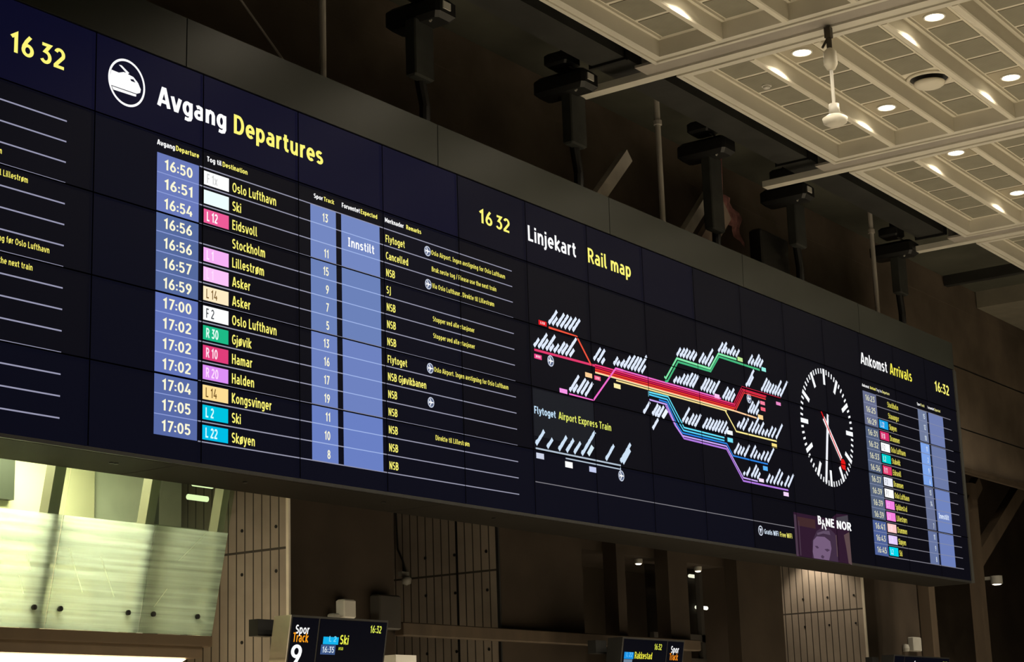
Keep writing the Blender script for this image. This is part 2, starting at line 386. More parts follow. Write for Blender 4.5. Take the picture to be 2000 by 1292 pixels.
# ================================================================== ceiling modules
LX, LY, LZ = 17.15, 9.47, 9.10       # near wall corner of the module under the pendant
PX = 4.64                            # spacing of the modules along the wall
NROW = 6
def fin_y(r): return 9.35 - .80*r
def cell_x(i): return 17.86 + .59*i
def make_module():
    t = thing('ceiling_module', '', 'ceiling panel', (LX, LY, LZ), 'white coffered ceiling modules')
    x0, x1 = LX, LX+4.13
    yb = fin_y(NROW)                 # hall-side end of the module
    f = MB()
    f.box(x0, x1, 9.35, 9.47, 9.10, 9.42).box(x0, x1, yb-.12, yb, 9.10, 9.42)
    f.box(x0, x0+.12, yb, 9.35, 9.10, 9.42).box(x1-.12, x1, yb, 9.35, 9.10, 9.42)
    # stepped lower lip
    f.box(x0-.02, x1+.02, 9.44, 9.49, 9.08, 9.11).box(x0-.02, x1+.02, yb-.14, yb-.09, 9.08, 9.11)
    f.box(x0-.02, x0+.03, yb-.1, 9.45, 9.08, 9.11).box(x1-.03, x1+.02, yb-.1, 9.45, 9.08, 9.11)
    obj('frame', f, M_lip, t)
    obj('backing_board', MB().box(x0+.1, x1-.1, yb-.02, 9.36, 9.295, 9.42), M_cream, t)
    for r in range(1, NROW):
        y = fin_y(r); m = MB()
        a = [(y, 9.105), (y+.012, 9.09), (y+.07, 9.09), (y+.085, 9.105), (y+.27, 9.295), (y, 9.295)]
        xs = (x0+.12, x1-.12)
        v = [(x, p[0], p[1]) for x in xs for p in a]; n = len(a)
        m.add(v, [tuple(range(n)), tuple(range(2*n-1, n-1, -1))]+[(k, n+k, n+(k+1) % n, (k+1) % n) for k in range(n)])
        obj('fin', m, M_cream, t)
    for r in range(NROW):
        y = fin_y(r)
        m = MB().box(x0+.3, x1-.2, y-.075, y-.05, 9.262, 9.296).box(x0+.3, x1-.2, y-.545, y-.525, 9.275, 9.296)
        obj('ledge', m, M_cream, t)
        for i in range(6):
            xc = cell_x(i)
            if r == 2 and i == 3: continue
            lamp = r % 2 == 1 and i in (0, 4)
            m = MB().box(xc-.264, xc+.264, y-.500, y-.10, 9.286, 9.2955)
            obj('lamp_panel' if lamp else 'perforated_panel', m, mat('plain_tan_panel', (.38, .34, .25), .6, 0, .04) if lamp else M_perf, t)
    return t
mod = make_module()
ORD = ['leftmost', 'second from left', 'third from left', 'fourth from left', 'fifth from left']
MODLAB = {-2: 'cream coffered ceiling module at the far left, nearest the hall entrance side',
          -1: 'cream coffered ceiling module at top centre, left of the one with the pendant',
          0: 'cream coffered ceiling module with the round vent, behind the white pendant rod',
          1: 'cream coffered ceiling module right of the one with the round vent',
          2: 'cream coffered ceiling module in the right corner, farthest along the hall'}
mod['label'] = MODLAB[0]
for k in (-1, 1, 2):
    dup(mod, (LX+PX*k, LY, LZ), MODLAB[k])

# beams between the modules, running out to the wall side
def make_beam():
    t = thing('cross_beam', '', 'beam', (LX-.08, LY, LZ), 'cream beams between the ceiling modules')
    b = MB().box(16.975, 17.13, 4.4, 10.72, 9.10, 9.185)
    obj('soffit_strip', b, M_lip, t)
    obj('web_plate', MB().box(17.06, 17.09, 9.50, 9.90, 9.185, 9.86), mat('grey_web_plate', (.20, .19, .17), .6, 0, .1, 2), t)
    obj('joint_board', MB().box(16.69, 16.98, 4.4, 9.78, 9.125, 9.155), M_taupe, t)
    return t
bm = make_beam()
BEAML = {0: 'cream beam running to the wall side, between top centre module and vented module',
         1: 'cream beam running to the wall side, right of the vented ceiling module',
         2: 'cream beam running to the wall side, farthest right in the ceiling',
         -1: 'cream beam at the near left end of the ceiling'}
bm['label'] = BEAML[0]
for k in (1, 2): dup(bm, (LX-.08+PX*k, LY, LZ), BEAML[k])

# dark service duct above the beam ends
du = thing('service_duct', 'dark rectangular duct running along the wall above the display board', 'duct', (18, 10.35, 9.3))
b = MB().box(4, 26.35, 9.92, 10.36, 9.30, 9.66)
obj('casing', b, M_dark, du)
b = MB().box(4, 26.3, 10.37, 10.41, 9.62, 9.68)
obj('cable_tray', b, M_black, du)
for x in (12.1, 16.7, 21.4, 26.2): obj('hanger_strap', MB().box(x, x+.05, 9.90, 10.40, 9.27, 9.87), M_black, du)
tag(obj('roof_beam', MB().box(32.5, 36.5, 9.5, 11.78, 9.55, 9.87), mat('taupe_roof_beam', (.20, .18, .14), .8), None, (33, 10.6, 9.55)), 'broad taupe roof beam crossing to the wall at the right edge', 'beam')
tag(obj('roof_rib', MB().box(30.9, 31.05, 9.5, 11.78, 9.68, 9.87), M_dark, None, (31, 10.6, 9.68)), 'dark rib under the grey roof slab at the right', 'beam')

# ------------------------------------------------------------------ downlights
def make_downlight(x, y):
    t = thing('ceiling_downlight', '', 'ceiling light', (x, y, 9.288), 'round ceiling downlights')
    m = MB().lathe((x, y, 9.288), [(.125, 0), (.125, -.012), (.108, -.018), (.100, -.006), (.100, 0)], 28)
    obj('trim_ring', m, M_white, t, smooth=True)
    m = MB().lathe((x, y, 9.288), [(.099, -.004), (.085, -.016), (.05, -.022), (.0, -.024)], 28)
    obj('lens', m, E((255, 240, 205), 14.0), t, smooth=True)
    for nm, en, ang, bl in (('downlight_beam', DOWNLIGHT_W, 112, .7), ('downlight_spill', SPILL_W, 148, .30)):
        ld = bpy.data.lights.new(nm, 'SPOT'); ld.energy = en; ld.color = DOWNLIGHT_COL
        ld.spot_size = math.radians(ang); ld.spot_blend = bl; ld.shadow_soft_size = .06
        lo = bpy.data.objects.new(nm, ld); S.collection.objects.link(lo); lo.parent = t
        lo.location = (0, 0, -.03)
    return t
dl0 = None
RN = {1: 'wall-side row', 3: 'middle row', 5: 'hall-side row'}
MN = {-1: 'top centre ceiling module', 0: 'module with the round vent', 1: 'module right of the vented one', 2: 'far right corner module'}
for k in (-1, 0, 1, 2):
    for r in (1, 3, 5):
        for i in (0, 4):
            x, y = cell_x(i)+PX*k, fin_y(r)-.305
            lab = 'lit downlight, %s %s of the %s' % ('left in the' if i == 0 else 'right in the', RN[r], MN[k])
            if dl0 is None: dl0 = make_downlight(x, y); dl0['label'] = lab
            else: dup(dl0, (x, y, 9.288), lab)

# round air vent
vx, vy = cell_x(3), fin_y(2)-.31
t = thing('air_vent', 'round ceiling air vent with a dark ring and pale dome', 'vent', (vx, vy, 9.29))
obj('duct_ring', MB().lathe((vx, vy, 9.29), [(.275, .003), (.275, -.02), (.25, -.03), (.225, -.012), (.225, .0)], 36), M_cream, t, smooth=True)
obj('throat', MB().lathe((vx, vy, 9.29), [(.225, -.004), (.225, -.003)], 36), M_black, t)
obj('diffuser_dome', MB().lathe((vx, vy, 9.29), [(.185, -.055), (.185, -.075), (.15, -.10), (.08, -.115), (0, -.12)], 36), M_cream, t, smooth=True)
obj('stem', MB().tube((vx, vy, 9.29), (vx, vy, 9.20), .03), M_black, t)
# smoke detector
x, y = (18.547, 9.054)
t = thing('smoke_detector', 'small white smoke detector on a perforated ceiling panel near the wall', 'smoke detector', (x, y, 9.288))
obj('base', MB().lathe((x, y, 9.288), [(.06, 0), (.06, -.02)], 20), M_white, t)
obj('sensor', MB().lathe((x, y, 9.288), [(.045, -.02), (.04, -.045), (.0, -.05)], 20), M_white, t, smooth=True)

# white pendant hanging from the ceiling
px_, py_ = (16.971, 7.510)
t = thing('pendant_rod', 'thin white rod with a pale dish hanging from the ceiling beside a downlight', 'pendant', (px_, py_, 9.08))
obj('ceiling_hook', MB().box(px_-.035, px_+.035, py_-.035, py_+.035, 8.98, 9.10).tube((px_, py_, 9.0), (px_-.07, py_+.05, 8.86), .014).tube((px_, py_, 9.0), (px_, py_, 8.84), .03), mat('dark_bronze_hook', (.05, .038, .022), .5), t)
obj('canopy', MB().lathe((px_, py_, 8.62), [(.03, .24), (.07, .20), (.075, .06), (.045, .0), (.0, -.01)], 20), M_cream, t, smooth=True)
obj('rod', MB().tube((px_, py_, 8.84), (px_, py_, 8.19), .019, 12), M_white, t)
obj('housing', MB().lathe((px_, py_, 8.06), [(.0, .17), (.055, .165), (.06, .06), (.0, .05)], 20), M_white, t, smooth=True)
obj('dish', MB().lathe((px_, py_, 7.98), [(.0, .13), (.08, .12), (.135, .085), (.125, .035), (.07, .0), (.0, -.01)], 28), M_lip, t, smooth=True)

# ================================================================== hoists, poles and struts behind the board
def hoist(label, x, y, z, sx, dz, white):
    t = thing('hoist_unit', label, 'hoist', (x, y, z), 'black hoist units over the display board')
    obj('motor_body', MB().bevbox(x-.17, x+.17, y-.36, y+.36, z-.12, z+.12, .05), M_black, t)
    obj('mounting_box', MB().bevbox(x-.22, x+.10, y-.16, y+.16, z+.20, z+.36, .03).box(x-.04, x+.0, y-.03, y+.03, z+.36, 9.87), M_black, t)
    pts = [(x-.05, y-.08, z+.22), (x+.02, y-.19, z+.12), (x+.0, y-.22, z), (x-.1, y-.2, z-.14)]
    obj('power_cable', MB().path(pts, .014), M_grey, t)
    if white: obj('maker_plate', MB().box(x-.09, x+.04, y-.372, y-.358, z-.03, z+.05), M_white, t)
    obj('cable_sleeve', MB().bevbox(sx-.16, sx+.16, y-.08, y+.06, z-dz, z-.08, .02), M_sleeve, t)
    obj('slack_cable', MB().path([(sx-.03, y+.02, z-.1), (sx+.02, y+.03, z-.6), (sx+.16, y+.06, 8.2), (sx+.18, y+.08, 7.848)], .058, 10), M_black, t)
HO = ((14.02, 9.15, 13.98, .72, True, 'black hoist unit over the departures list, nearest to the camera'),
      (16.78, 9.19, 16.92, .72, True, 'black hoist unit at the end of the first cream beam'),
      (20.15, 9.27, 20.25, 1.1, False, 'black hoist unit with a reddish cloth hanging beside it'),
      (22.50, 9.20, 22.72, .72, True, 'black hoist unit at the end of the second cream beam'),
      (26.25, 9.17, 26.35, .70, False, 'black hoist unit over the clock, farthest along the board'))
for x, z, sx, dz, wt, lab in HO: hoist(lab, x, 10.78, z, sx, dz, wt)
for x, lab in ((12.65, 'thin grey pole rising from the board above the departures heading'),
               (19.20, 'thin grey pole rising from the board behind the rail map'),
               (25.80, 'thin grey pole rising from the board behind the clock')):
    t = thing('support_pole', lab, 'pole', (x, 10.95, 7.85), 'thin poles holding the display board')
    obj('tube', MB().tube((x, 10.95, 7.846), (x, 10.95, 9.87), .037, 12), M_pole, t)
    obj('top_flange', MB().box(x-.10, x+.10, 10.85, 11.05, 9.83, 9.87), M_pole, t)
    obj('clamp', MB().tube((x, 10.95, 9.40), (x, 10.95, 9.46), .055, 12), M_pole, t)
for a, b, wd, lab in (((18.66, 8.88), (17.68, 7.92), .17, 'pale slanting strut behind the board left of the middle pole'),
                      ((20.78, 8.88), (19.79, 7.91), .15, 'pale slanting strut behind the board right of the middle pole'),
                      ((21.2, 8.75), (20.41, 7.97), .30, 'broad pinkish slanting board resting beside the third hoist')):
    tag(obj('slanting_strut', MB().bar((a[0], 11.12, a[1]), (b[0], 11.12, b[1]), wd, .10), M_pole if wd < .2 else mat('pinkish_board', (.42, .33, .28), .7), None, (b[0], 11.25, b[1])), lab, 'strut', 'slanting struts behind the board')
tag(obj('bracing_cable', MB().tube((11.6, 11.2, 8.80), (12.45, 11.2, 8.19), .012).tube((12.45, 11.2, 8.19), (12.55, 11.1, 7.85), .012), M_pole, None, (12.4, 11.2, 8.2)), 'thin slack wire left of the first pole, above the fascia', 'cable')
m = MB(); gx = 7
for a in range(gx+1):
    for c in range(7):
        uu, vv = a/gx, c/6
        m.v.append((21.45+.62*uu, 11.32+.04*math.sin(a*1.7+c), 9.14-.30*uu-.42*vv+.08*math.sin(uu*3)))
for a in range(gx):
    for c in range(6): m.f.append([a*7+c, a*7+c+1, a*7+8+c, a*7+7+c]); m.mi.append(0)
m.tube((21.55, 11.32, 9.06), (21.6, 11.32, 9.87), .012)
tag(obj('hanging_cloth', m, mat('faded_red_cloth', (.38, .17, .16), .9, 0, .4, 9), None, (21.5, 11.15, 8.8), smooth=True), 'faded reddish cloth bunched behind the board by the third hoist', 'cloth')
tag(obj('equipment_box', MB().bevbox(22.0, 22.85, 10.98, 11.18, 7.846, 8.66, .03), M_black, None, (22.4, 11.1, 7.8)), 'black equipment box behind the board below the reddish cloth', 'box')

# ================================================================== the display board
X0, PW, PH = 9.333, 1.2155, .6785      # first full column seam, panel pitch
ZB = 4.001                             # bottom of the panels
YB = 10.5
def bp(d):
    return lambda x, z: (x, YB-d, z)
C1, C2, C3, C4 = bp(.003), bp(.005), bp(.007), bp(.009)
bd = thing('display_board', 'long black video wall of train departures, rail map, clock and arrivals', 'information board', (18.0, 10.9, 4.0))
NC0, NC1 = -3, 15
XL, XR = X0+PW*NC0, X0+PW*NC1
obj('casing', MB().box(XL-.02, XR+.12, 10.56, 11.23, 3.99, 7.84), M_black, bd)
# top fascia in lengths with open joints
jt = [XL-.02, 10.346, 13.883, 17.15, 20.415, 24.0, XR+.06]
for a, b in zip(jt, jt[1:]):
    v = [(x, y, z) for z, yf in ((7.405, 10.492), (7.845, 10.486)) for y in (yf, 10.60) for x in (a+.006, b-.006)]
    obj('fascia_panel', MB().add(v, [(0, 2, 3, 1), (4, 5, 7, 6), (0, 1, 5, 4), (2, 6, 7, 3), (0, 4, 6, 2), (1, 3, 7, 5)]), M_fascia, bd)
for a, b in zip(jt, jt[1:]):
    obj('bottom_panel', MB().box(a+.004, b-.004, 10.53, 11.235, 3.965, 3.99), M_under, bd)
obj('side_panel', MB().box(XR+.0, XR+.14, 10.497, 11.22, 3.97, 7.40), mat('black_side_panel', (.02, .02, .018), .5), bd)
m = MB()
for x in (9.86, 9.91, 11.4, 13.3, 15.1): m.tube((x, 10.80, 3.968), (x, 10.80, 3.955), .022, 10)
obj('fixing_bolt', m, M_black, bd)
obj('bottom_lip', MB().box(XL, XR+.1, 10.50, 10.53, 3.968, 3.998), M_black, bd)
# screen panels: black LCDs whose backlight glows a little through
tones = [(11, 11, 34), (11, 11, 25), (9, 10, 23), (8, 8, 17), (11, 11, 19)]
for c in range(NC0, NC1):
    for r in range(5):
        a = X0+PW*c; z = ZB+PH*r
        if r == 4: k = 0 if c < 4 else (1 if c < 8 else 4)
        elif r == 0: k = 2 if c < 9 else 3
        else: k = (2, 3, 4)[(c*7+r*3) % 3] if c < 6 else (3, 4)[(c+r) % 2]
        obj('screen_panel', MB().box(a+.002, a+PW-.002, 10.5, 10.56, z+.002, z+PH-.002), screen('lcd_glow_%d' % k, tones[k]), bd)
# thin black panel rims, standing a little proud of the picture
m = MB(); q = bp(.013)
for c in range(NC0, NC1+1): m.rect(X0+PW*c-.006, X0+PW*c+.006, ZB, ZB+5*PH, q)
for r in range(1, 5): m.rect(XL, XR, ZB+PH*r-.006, ZB+PH*r+.006, q)
obj('panel_rims', m, mat('black_panel_rim', (.0006, .0006, .0008), .8, 0, .1, 3, .0), bd)

def row_top(i): return 6.554-.16965*i
GRP = [0, 0, 0, 1, 1, 1, 1, 2, 2, 2, 2, 3, 3, 3]
BLU = [(106, 122, 186), (86, 106, 158), (98, 116, 184), (88, 106, 166)]
BLUT = [(116, 136, 194), (108, 130, 186), (110, 130, 192), (106, 128, 196)]
DIMB = [(104, 110, 140), (82, 94, 122), (86, 98, 122), (78, 96, 150)]
def column(name, x0, x1, cols, rule, parent):
    m = MB(); ms = [E(c) for c in cols]+[E(rule)]
    for i in range(14):
        m.rect(x0, x1, row_top(i+1)+(.006 if i in (2, 6, 10) else 0), row_top(i)-(.004 if i in (3, 7, 11) else 0), C1, GRP[i])
        if i not in (0, 3, 7, 11): m.rect(x0, x1, row_top(i)-.004, row_top(i)+.004, C2, len(cols))
    return obj(name, m, ms, parent)
def badge(x0, x1, i, rgb, txt, ink, parent, thin=False):
    t = row_top(i)
    obj('line_badge', MB().rect(x0, x1, t-.148, t-.026, C2), E(rgb), parent)
    if txt:
        obj('badge_number', MB().text(txt, x0+.035, t-.128, .082, C3, sx=.88, bold=0 if thin else .022), E(ink), parent)
def plane_icon(x, z, r, parent):
    m = MB().ring(x, z, r*.80, r, C3).ring(x, z, 0.001, r*.80, C2, mi=2)
    k = r*.72
    m.poly([(x+k*a, z+k*b) for a, b in ((1, .12), (.2, .2), (-.3, .95), (-.55, .95), (-.25, .18), (-.7, .15), (-.95, .45), (-1.05, .4), (-.95, 0), (-1.05, -.4), (-.95, -.45), (-.7, -.15), (-.25, -.18), (-.55, -.95), (-.3, -.95), (.2, -.2), (1, -.12), (1.1, 0))], C4, 1)
    return obj('airport_symbol', m, [E((200, 208, 225)), E(WHITE), E((96, 108, 140))], parent)

# --- departures
dep = MB()
for i in range(15): dep.rect(10.52, 15.135, row_top(i)-.005, row_top(i)+.005, C1)
dep = obj('departures_table', dep, E((150, 150, 170)), bd)
column('time_column', 10.025, 10.510, BLU, (140, 156, 215), dep)
column('track_column', 11.936, 12.292, BLUT, (160, 182, 235), dep)
column('expected_column', 12.368, 12.932, BLUT, (160, 182, 235), dep)
H = 'heading'
obj('column_heading', MB().text('Avgang', 10.02, 6.62, .045, C2, .205, bold=.03), E(WHITE), dep)
obj('column_heading', MB().text('Departure', 10.237, 6.62, .045, C2, .272, bold=.02), E(YEL), dep)
obj('column_heading', MB().text('Tog til', 10.605, 6.62, .045, C2, .176, bold=.03), E(WHITE), dep)
obj('column_heading', MB().text('Destination', 10.794, 6.62, .045, C2, .31, bold=.02), E(YEL), dep)
obj('column_heading', MB().text('Spor', 11.982, 6.62, .042, C2, .127, bold=.03), E(WHITE), dep)
obj('column_heading', MB().text('Track', 12.122, 6.62, .042, C2, .147, bold=.02), E(YEL), dep)
obj('column_heading', MB().text('Forventet', 12.378, 6.62, .045, C2, .262, bold=.03), E(WHITE), dep)
obj('column_heading', MB().text('Expected', 12.652, 6.62, .045, C2, .246, bold=.02), E(YEL), dep)
obj('column_heading', MB().text('Merknader', 13.015, 6.62, .045, C2, .29, bold=.03), E(WHITE), dep)
obj('column_heading', MB().text('Remarks', 13.345, 6.62, .045, C2, .238, bold=.02), E(YEL), dep)
PINK = (238, 92, 152); MAG = (248, 178, 246); CRM = (255, 236, 196); WH = (255, 255, 255)
ROWS = [('16:50', WH, 'F 1x', (205, 205, 205), 'Oslo Lufthavn', '13', '', 'Flytoget', 'Oslo Airport. Ingen avstigning for Oslo Lufthavn', 1.263, 1),
 ('16:51', (238, 255, 255), '', WH, 'Ski', '', 'Innstilt', 'Cancelled', 'Bruk neste tog / Please use the next train', 1.097, 0),
 ('16:54', PINK, 'L 12', WH, 'Eidsvoll', '11', '', 'NSB', 'Via Oslo Lufthavn. Direkte til Lillestr\u00f8m', 1.05, 1),
 ('16:56', None, '', WH, 'Stockholm', '15', '', 'SJ', '', 0, 0),
 ('16:56', MAG, 'L 1', (255, 232, 255), 'Lillestr\u00f8m', '9', '', 'NSB', 'Stopper ved alle stasjoner', .69, 0),
 ('16:57', (252, 196, 250), 'L 1', (255, 220, 255), 'Asker', '7', '', 'NSB', 'Stopper ved alle stasjoner', .69, 0),
 ('16:59', CRM, 'L 14', (120, 88, 40), 'Asker', '5', '', 'NSB', '', 0, 0),
 ('17:00', WH, 'F 2', (70, 75, 80), 'Oslo Lufthavn', '13', '', 'Flytoget', 'Oslo Airport. Ingen avstigning for Oslo Lufthavn', 1.258, 1),
 ('17:02', (30, 186, 134), 'R 30', (225, 255, 245), 'Gj\u00f8vik', '16', '', 'NSB Gj\u00f8vikbanen', '', 0, 0),
 ('17:02', (226, 62, 122), 'R 10', (255, 225, 240), 'Hamar', '17', '', 'NSB', '', 0, 1),
 ('17:02', (222, 144, 246), 'R 20', (255, 220, 255), 'Halden', '19', '', 'NSB', '', 0, 0),
 ('17:04', (255, 222, 148), 'L 14', (110, 80, 30), 'Kongsvinger', '11', '', 'NSB', 'Direkte til Lillestr\u00f8m', .551, 0),
 ('17:05', (0, 196, 226), 'L 2', (215, 255, 255), 'Ski', '10', '', 'NSB', '', 0, 0),
 ('17:05', (0, 190, 232), 'L 22', (215, 255, 255), 'Sk\u00f8yen', '8', '', 'NSB', '', 0, 0)]
for i, (tm, bc, bt, bi, dest, trk, exp, op, rem, rw, ic) in enumerate(ROWS):
    t = row_top(i); z = t-.135
    obj('departure_time', MB().text(tm, 10.106, z, .090, C3, .325, bold=.012), E(PALE), dep)
    if bc: badge(10.569, 10.872, i, bc, bt, bi, dep, thin=bi[0] < 210)
    obj('destination_name', MB().text(dest, 10.914, z, .087, C3, sx=.955, bold=.006), E(YEL), dep)
    if trk: obj('track_number', MB().text(trk, 12.178, z, .080, C3, sx=.96, align='R', bold=.014), E(PALE), dep)
    if exp: obj('delay_text', MB().text(exp, 12.46, z+.008, .088, C3, .384, bold=.012), E(WHITE), dep)
    obj('operator_name', MB().text(op, 13.018, z, .075, C3, sx=.98, bold=.008), E(YEL), dep)
    if rem: obj('remark_text', MB().text(rem, 13.738, t-.112, .050, C3, rw, bold=.0), E((250, 240, 110)), dep)
    if ic: plane_icon(13.676, t-.088, .052, dep)
# headings over the list
obj('heading', MB().text('Avgang', 10.015, 6.965, .172, C2, .822, bold=.03), E(WHITE), bd)
obj('heading_translation', MB().text('Departures', 10.932, 6.965, .172, C2, 1.185, bold=.02), E(YEL), bd)
def digits(a, b, x, wd, cap, z=6.968, colon=False):
    if colon: m = MB().text(a+':'+b, x, z, cap, C2, wd, bold=.012)
    else: m = MB().text(a, x, z, cap, C2, wd*.425, bold=.012).text(b, x+wd*.545, z, cap, C2, wd*.455, bold=.012)
    return obj('clock_digits', m, E(YEL), bd)
digits('16', '32', 8.475, .545, .168)
digits('16', '32', 14.572, .55, .150)
# train symbol in a ring
ring = MB().ring(9.675, 7.058, .183, .203, C2, 56)
tr = obj('train_symbol', ring, E(WHITE), bd)
m = MB().poly([(9.506, 7.123), (9.586, 7.121), (9.641, 7.143), (9.747, 7.130), (9.798, 7.094), (9.830, 7.045), (9.824, 7.014), (9.786, 6.995), (9.505, 6.990), (9.483, 7.041)][::-1], C2)
m.poly([(9.584, 7.190), (9.615, 7.193), (9.700, 7.151), (9.670, 7.124), (9.621, 7.120), (9.662, 7.146)][::-1], C2)
m.poly([(9.512, 6.984), (9.781, 6.988), (9.779, 6.968), (9.754, 6.965), (9.530, 6.958)][::-1], C2)
obj('train_body', m, E(WHITE), tr)
obj('train_window', MB().poly([(9.710, 7.102), (9.745, 7.108), (9.768, 7.087), (9.720, 7.087)][::-1], C3), screen('lcd_glow_0', tones[0]), tr)

# --- the list at the left, only its right end in view
lt = MB()
for i in range(15): lt.rect(5.7, 9.055, row_top(i)-.006, row_top(i)+.006, C1)
lt = obj('left_table', lt, E((150, 150, 175)), bd)
for i, tx, xe in ((2, 'Lillestr\u00f8m', 8.43), (3, 'Via Oslo Lufthavn. Direkte til Lillestr\u00f8m', 8.684), (6, 'Ingen avstigning f\u00f8r Oslo Lufthavn', 8.911), (7, 'Bruk neste tog / Please use the next train', 8.753)):
    obj('remark_text', MB().text(tx, xe, row_top(i)-.093, .050, C3, sx=.98, align='R', bold=.0), E((250, 240, 110)), lt)

# --- rail map
obj('heading', MB().text('Linjekart', 15.463, 6.965, .172, C2, .945, bold=.012), E(WHITE), bd)
obj('heading_translation', MB().text('Rail map', 16.655, 6.965, .172, C2, .925, bold=.010), E(YEL), bd)
obj('map_footer_rule', MB().rect(15.44, 21.44, 4.338, 4.348, C1), E((120, 118, 124)), bd)
CR1, CR2, CR3, OR, CRE, CRE2 = (240, 60, 120), (214, 24, 78), (196, 18, 60), (240, 60, 50), (255, 226, 170), (250, 226, 150)
TR = [(5.812, (244, 110, 206)), (5.787, CR1), (5.762, CR2), (5.737, OR), (5.699, CRE), (5.672, CRE2)]
m = MB(); ms = [E(c) for _, c in TR]
for k, (z, c) in enumerate(TR):
    xa = (17.14, 16.70, 16.70, 16.70, 16.70, 17.14)[k]; xb = (19.62, 19.98, 19.98, 19.98, 20.02, 19.75)[k]
    m.rect(xa, xb, z-.0088, z+.0088, C2, k)
m.rect(16.70, 19.95, 5.708, 5.722, C2, 3)
mp_ = obj('rail_map', m, ms, bd)
def route(pts, wd, rgb): return obj('route_line', MB().band(pts, wd, C3), E(rgb), mp_)
route([(15.794, 6.056), (16.349, 6.047), (16.62, 5.77)], .026, (238, 84, 62))
route([(15.501, 5.763), (16.70, 5.775)], .026, (226, 60, 110))
route([(16.146, 5.372), (16.629, 5.368), (17.14, 5.812), (17.30, 5.812)], .024, (244, 110, 206))
for o_, c in ((0, (196, 34, 66)), (1, (206, 36, 66)), (2, (216, 48, 66)), (3, (226, 60, 60))):
    z0 = (5.787, 5.762, 5.737, 5.716)[o_]; dx = .019*o_
    z1 = (6.045, 6.045-.03, 6.0, 5.972)[o_]
    route([(19.94+dx*.9, z0), (19.94+dx*.9+(z1-z0)*.98, z1), ((21.27, 20.86, 20.84, 20.84)[o_], z1)], .0175, c)
route([(19.95, 5.699), (20.548, 5.685)], .020, (255, 206, 160))
route([(19.70, 5.672), (19.935, 5.471), (19.964, 5.439), (21.073, 5.445)], .020, (255, 238, 150))
route([(18.232, 5.882), (18.266, 5.866), (18.556, 6.155), (19.374, 6.153), (19.614, 6.382), (20.092, 6.386)], .026, (132, 236, 172))
route([(18.244, 5.825), (18.305, 5.838), (18.580, 6.116), (19.386, 6.121), (19.625, 6.346), (20.723, 6.344)], .026, (72, 184, 126))
BX = 17.85
route([(BX, 5.640), (18.297, 5.647), (18.595, 5.367), (18.638, 5.320), (19.642, 5.318)], .019, (104, 226, 250))
route([(BX, 5.612), (18.276, 5.610), (18.544, 5.348), (18.622, 5.284), (19.638, 5.281)], .019, (84, 206, 250))
route([(18.077, 5.579), (18.266, 5.574), (18.481, 5.328), (18.594, 5.249), (19.697, 5.250), (19.843, 5.115), (20.778, 5.111)], .019, (46, 130, 226))
route([(17.852, 5.551), (18.251, 5.548), (18.455, 5.312), (18.596, 5.215), (19.683, 5.216), (20.080, 4.863), (20.464, 4.857)], .018, (206, 170, 250))
route([(18.224, 5.535), (18.426, 5.321), (18.624, 5.186), (19.678, 5.182), (20.074, 4.823), (21.317, 4.825)], .022, (178, 122, 226))
obj('route_line', MB().rect(BX-.012, BX+.004, 5.585, 5.65, C3), E((150, 225, 245)), mp_)
def linetag(a, b, rgb, txt=None):
    x0, x1 = a[0], b[0]; z1, z0 = a[1], b[1]
    obj('line_tag', MB().rect(x0, x1, z0, z1, C2), E(rgb), mp_)
    if txt: obj('tag_number', MB().text(txt, (x0+x1)/2, z0+(z1-z0)*.28, (z1-z0)*.46, C3, (x1-x0)*.55, align='C', bold=.03), E((255, 235, 240)), mp_)
linetag((15.605, 6.110), (15.759, 6.058), (226, 34, 40), 'L13')
linetag((15.499, 5.721), (15.640, 5.671), (240, 74, 140), 'R11')
linetag((16.491, 5.672), (16.644, 5.620), (255, 206, 150))
linetag((16.679, 5.663), (16.808, 5.615), (244, 96, 140), 'L12')
linetag((15.963, 5.416), (16.114, 5.367), (250, 150, 232))
linetag((17.085, 5.635), (17.228, 5.582), (255, 240, 170))
linetag((19.451, 5.852), (19.583, 5.799), (255, 200, 244))
linetag((20.125, 6.428), (20.263, 6.376), (196, 236, 152))
linetag((20.780, 6.396), (20.903, 6.343), (150, 240, 228))
linetag((20.681, 5.932), (20.810, 5.886), (252, 130, 160))
linetag((20.684, 5.852), (20.813, 5.805), (246, 100, 124))
linetag((21.136, 5.985), (21.270, 5.942), (236, 140, 200))
linetag((20.591, 5.741), (20.732, 5.683), (255, 216, 150))
linetag((20.930, 5.407), (21.075, 5.353), (250, 226, 130))
linetag((19.722, 5.428), (19.869, 5.375), (244, 252, 255))
linetag((19.724, 5.334), (19.864, 5.280), (120, 226, 246))
linetag((20.641, 5.076), (20.768, 5.020), (90, 180, 250))
linetag((20.505, 4.903), (20.639, 4.858), (248, 230, 252))
linetag((21.176, 4.794), (21.323, 4.741), (246, 214, 250))
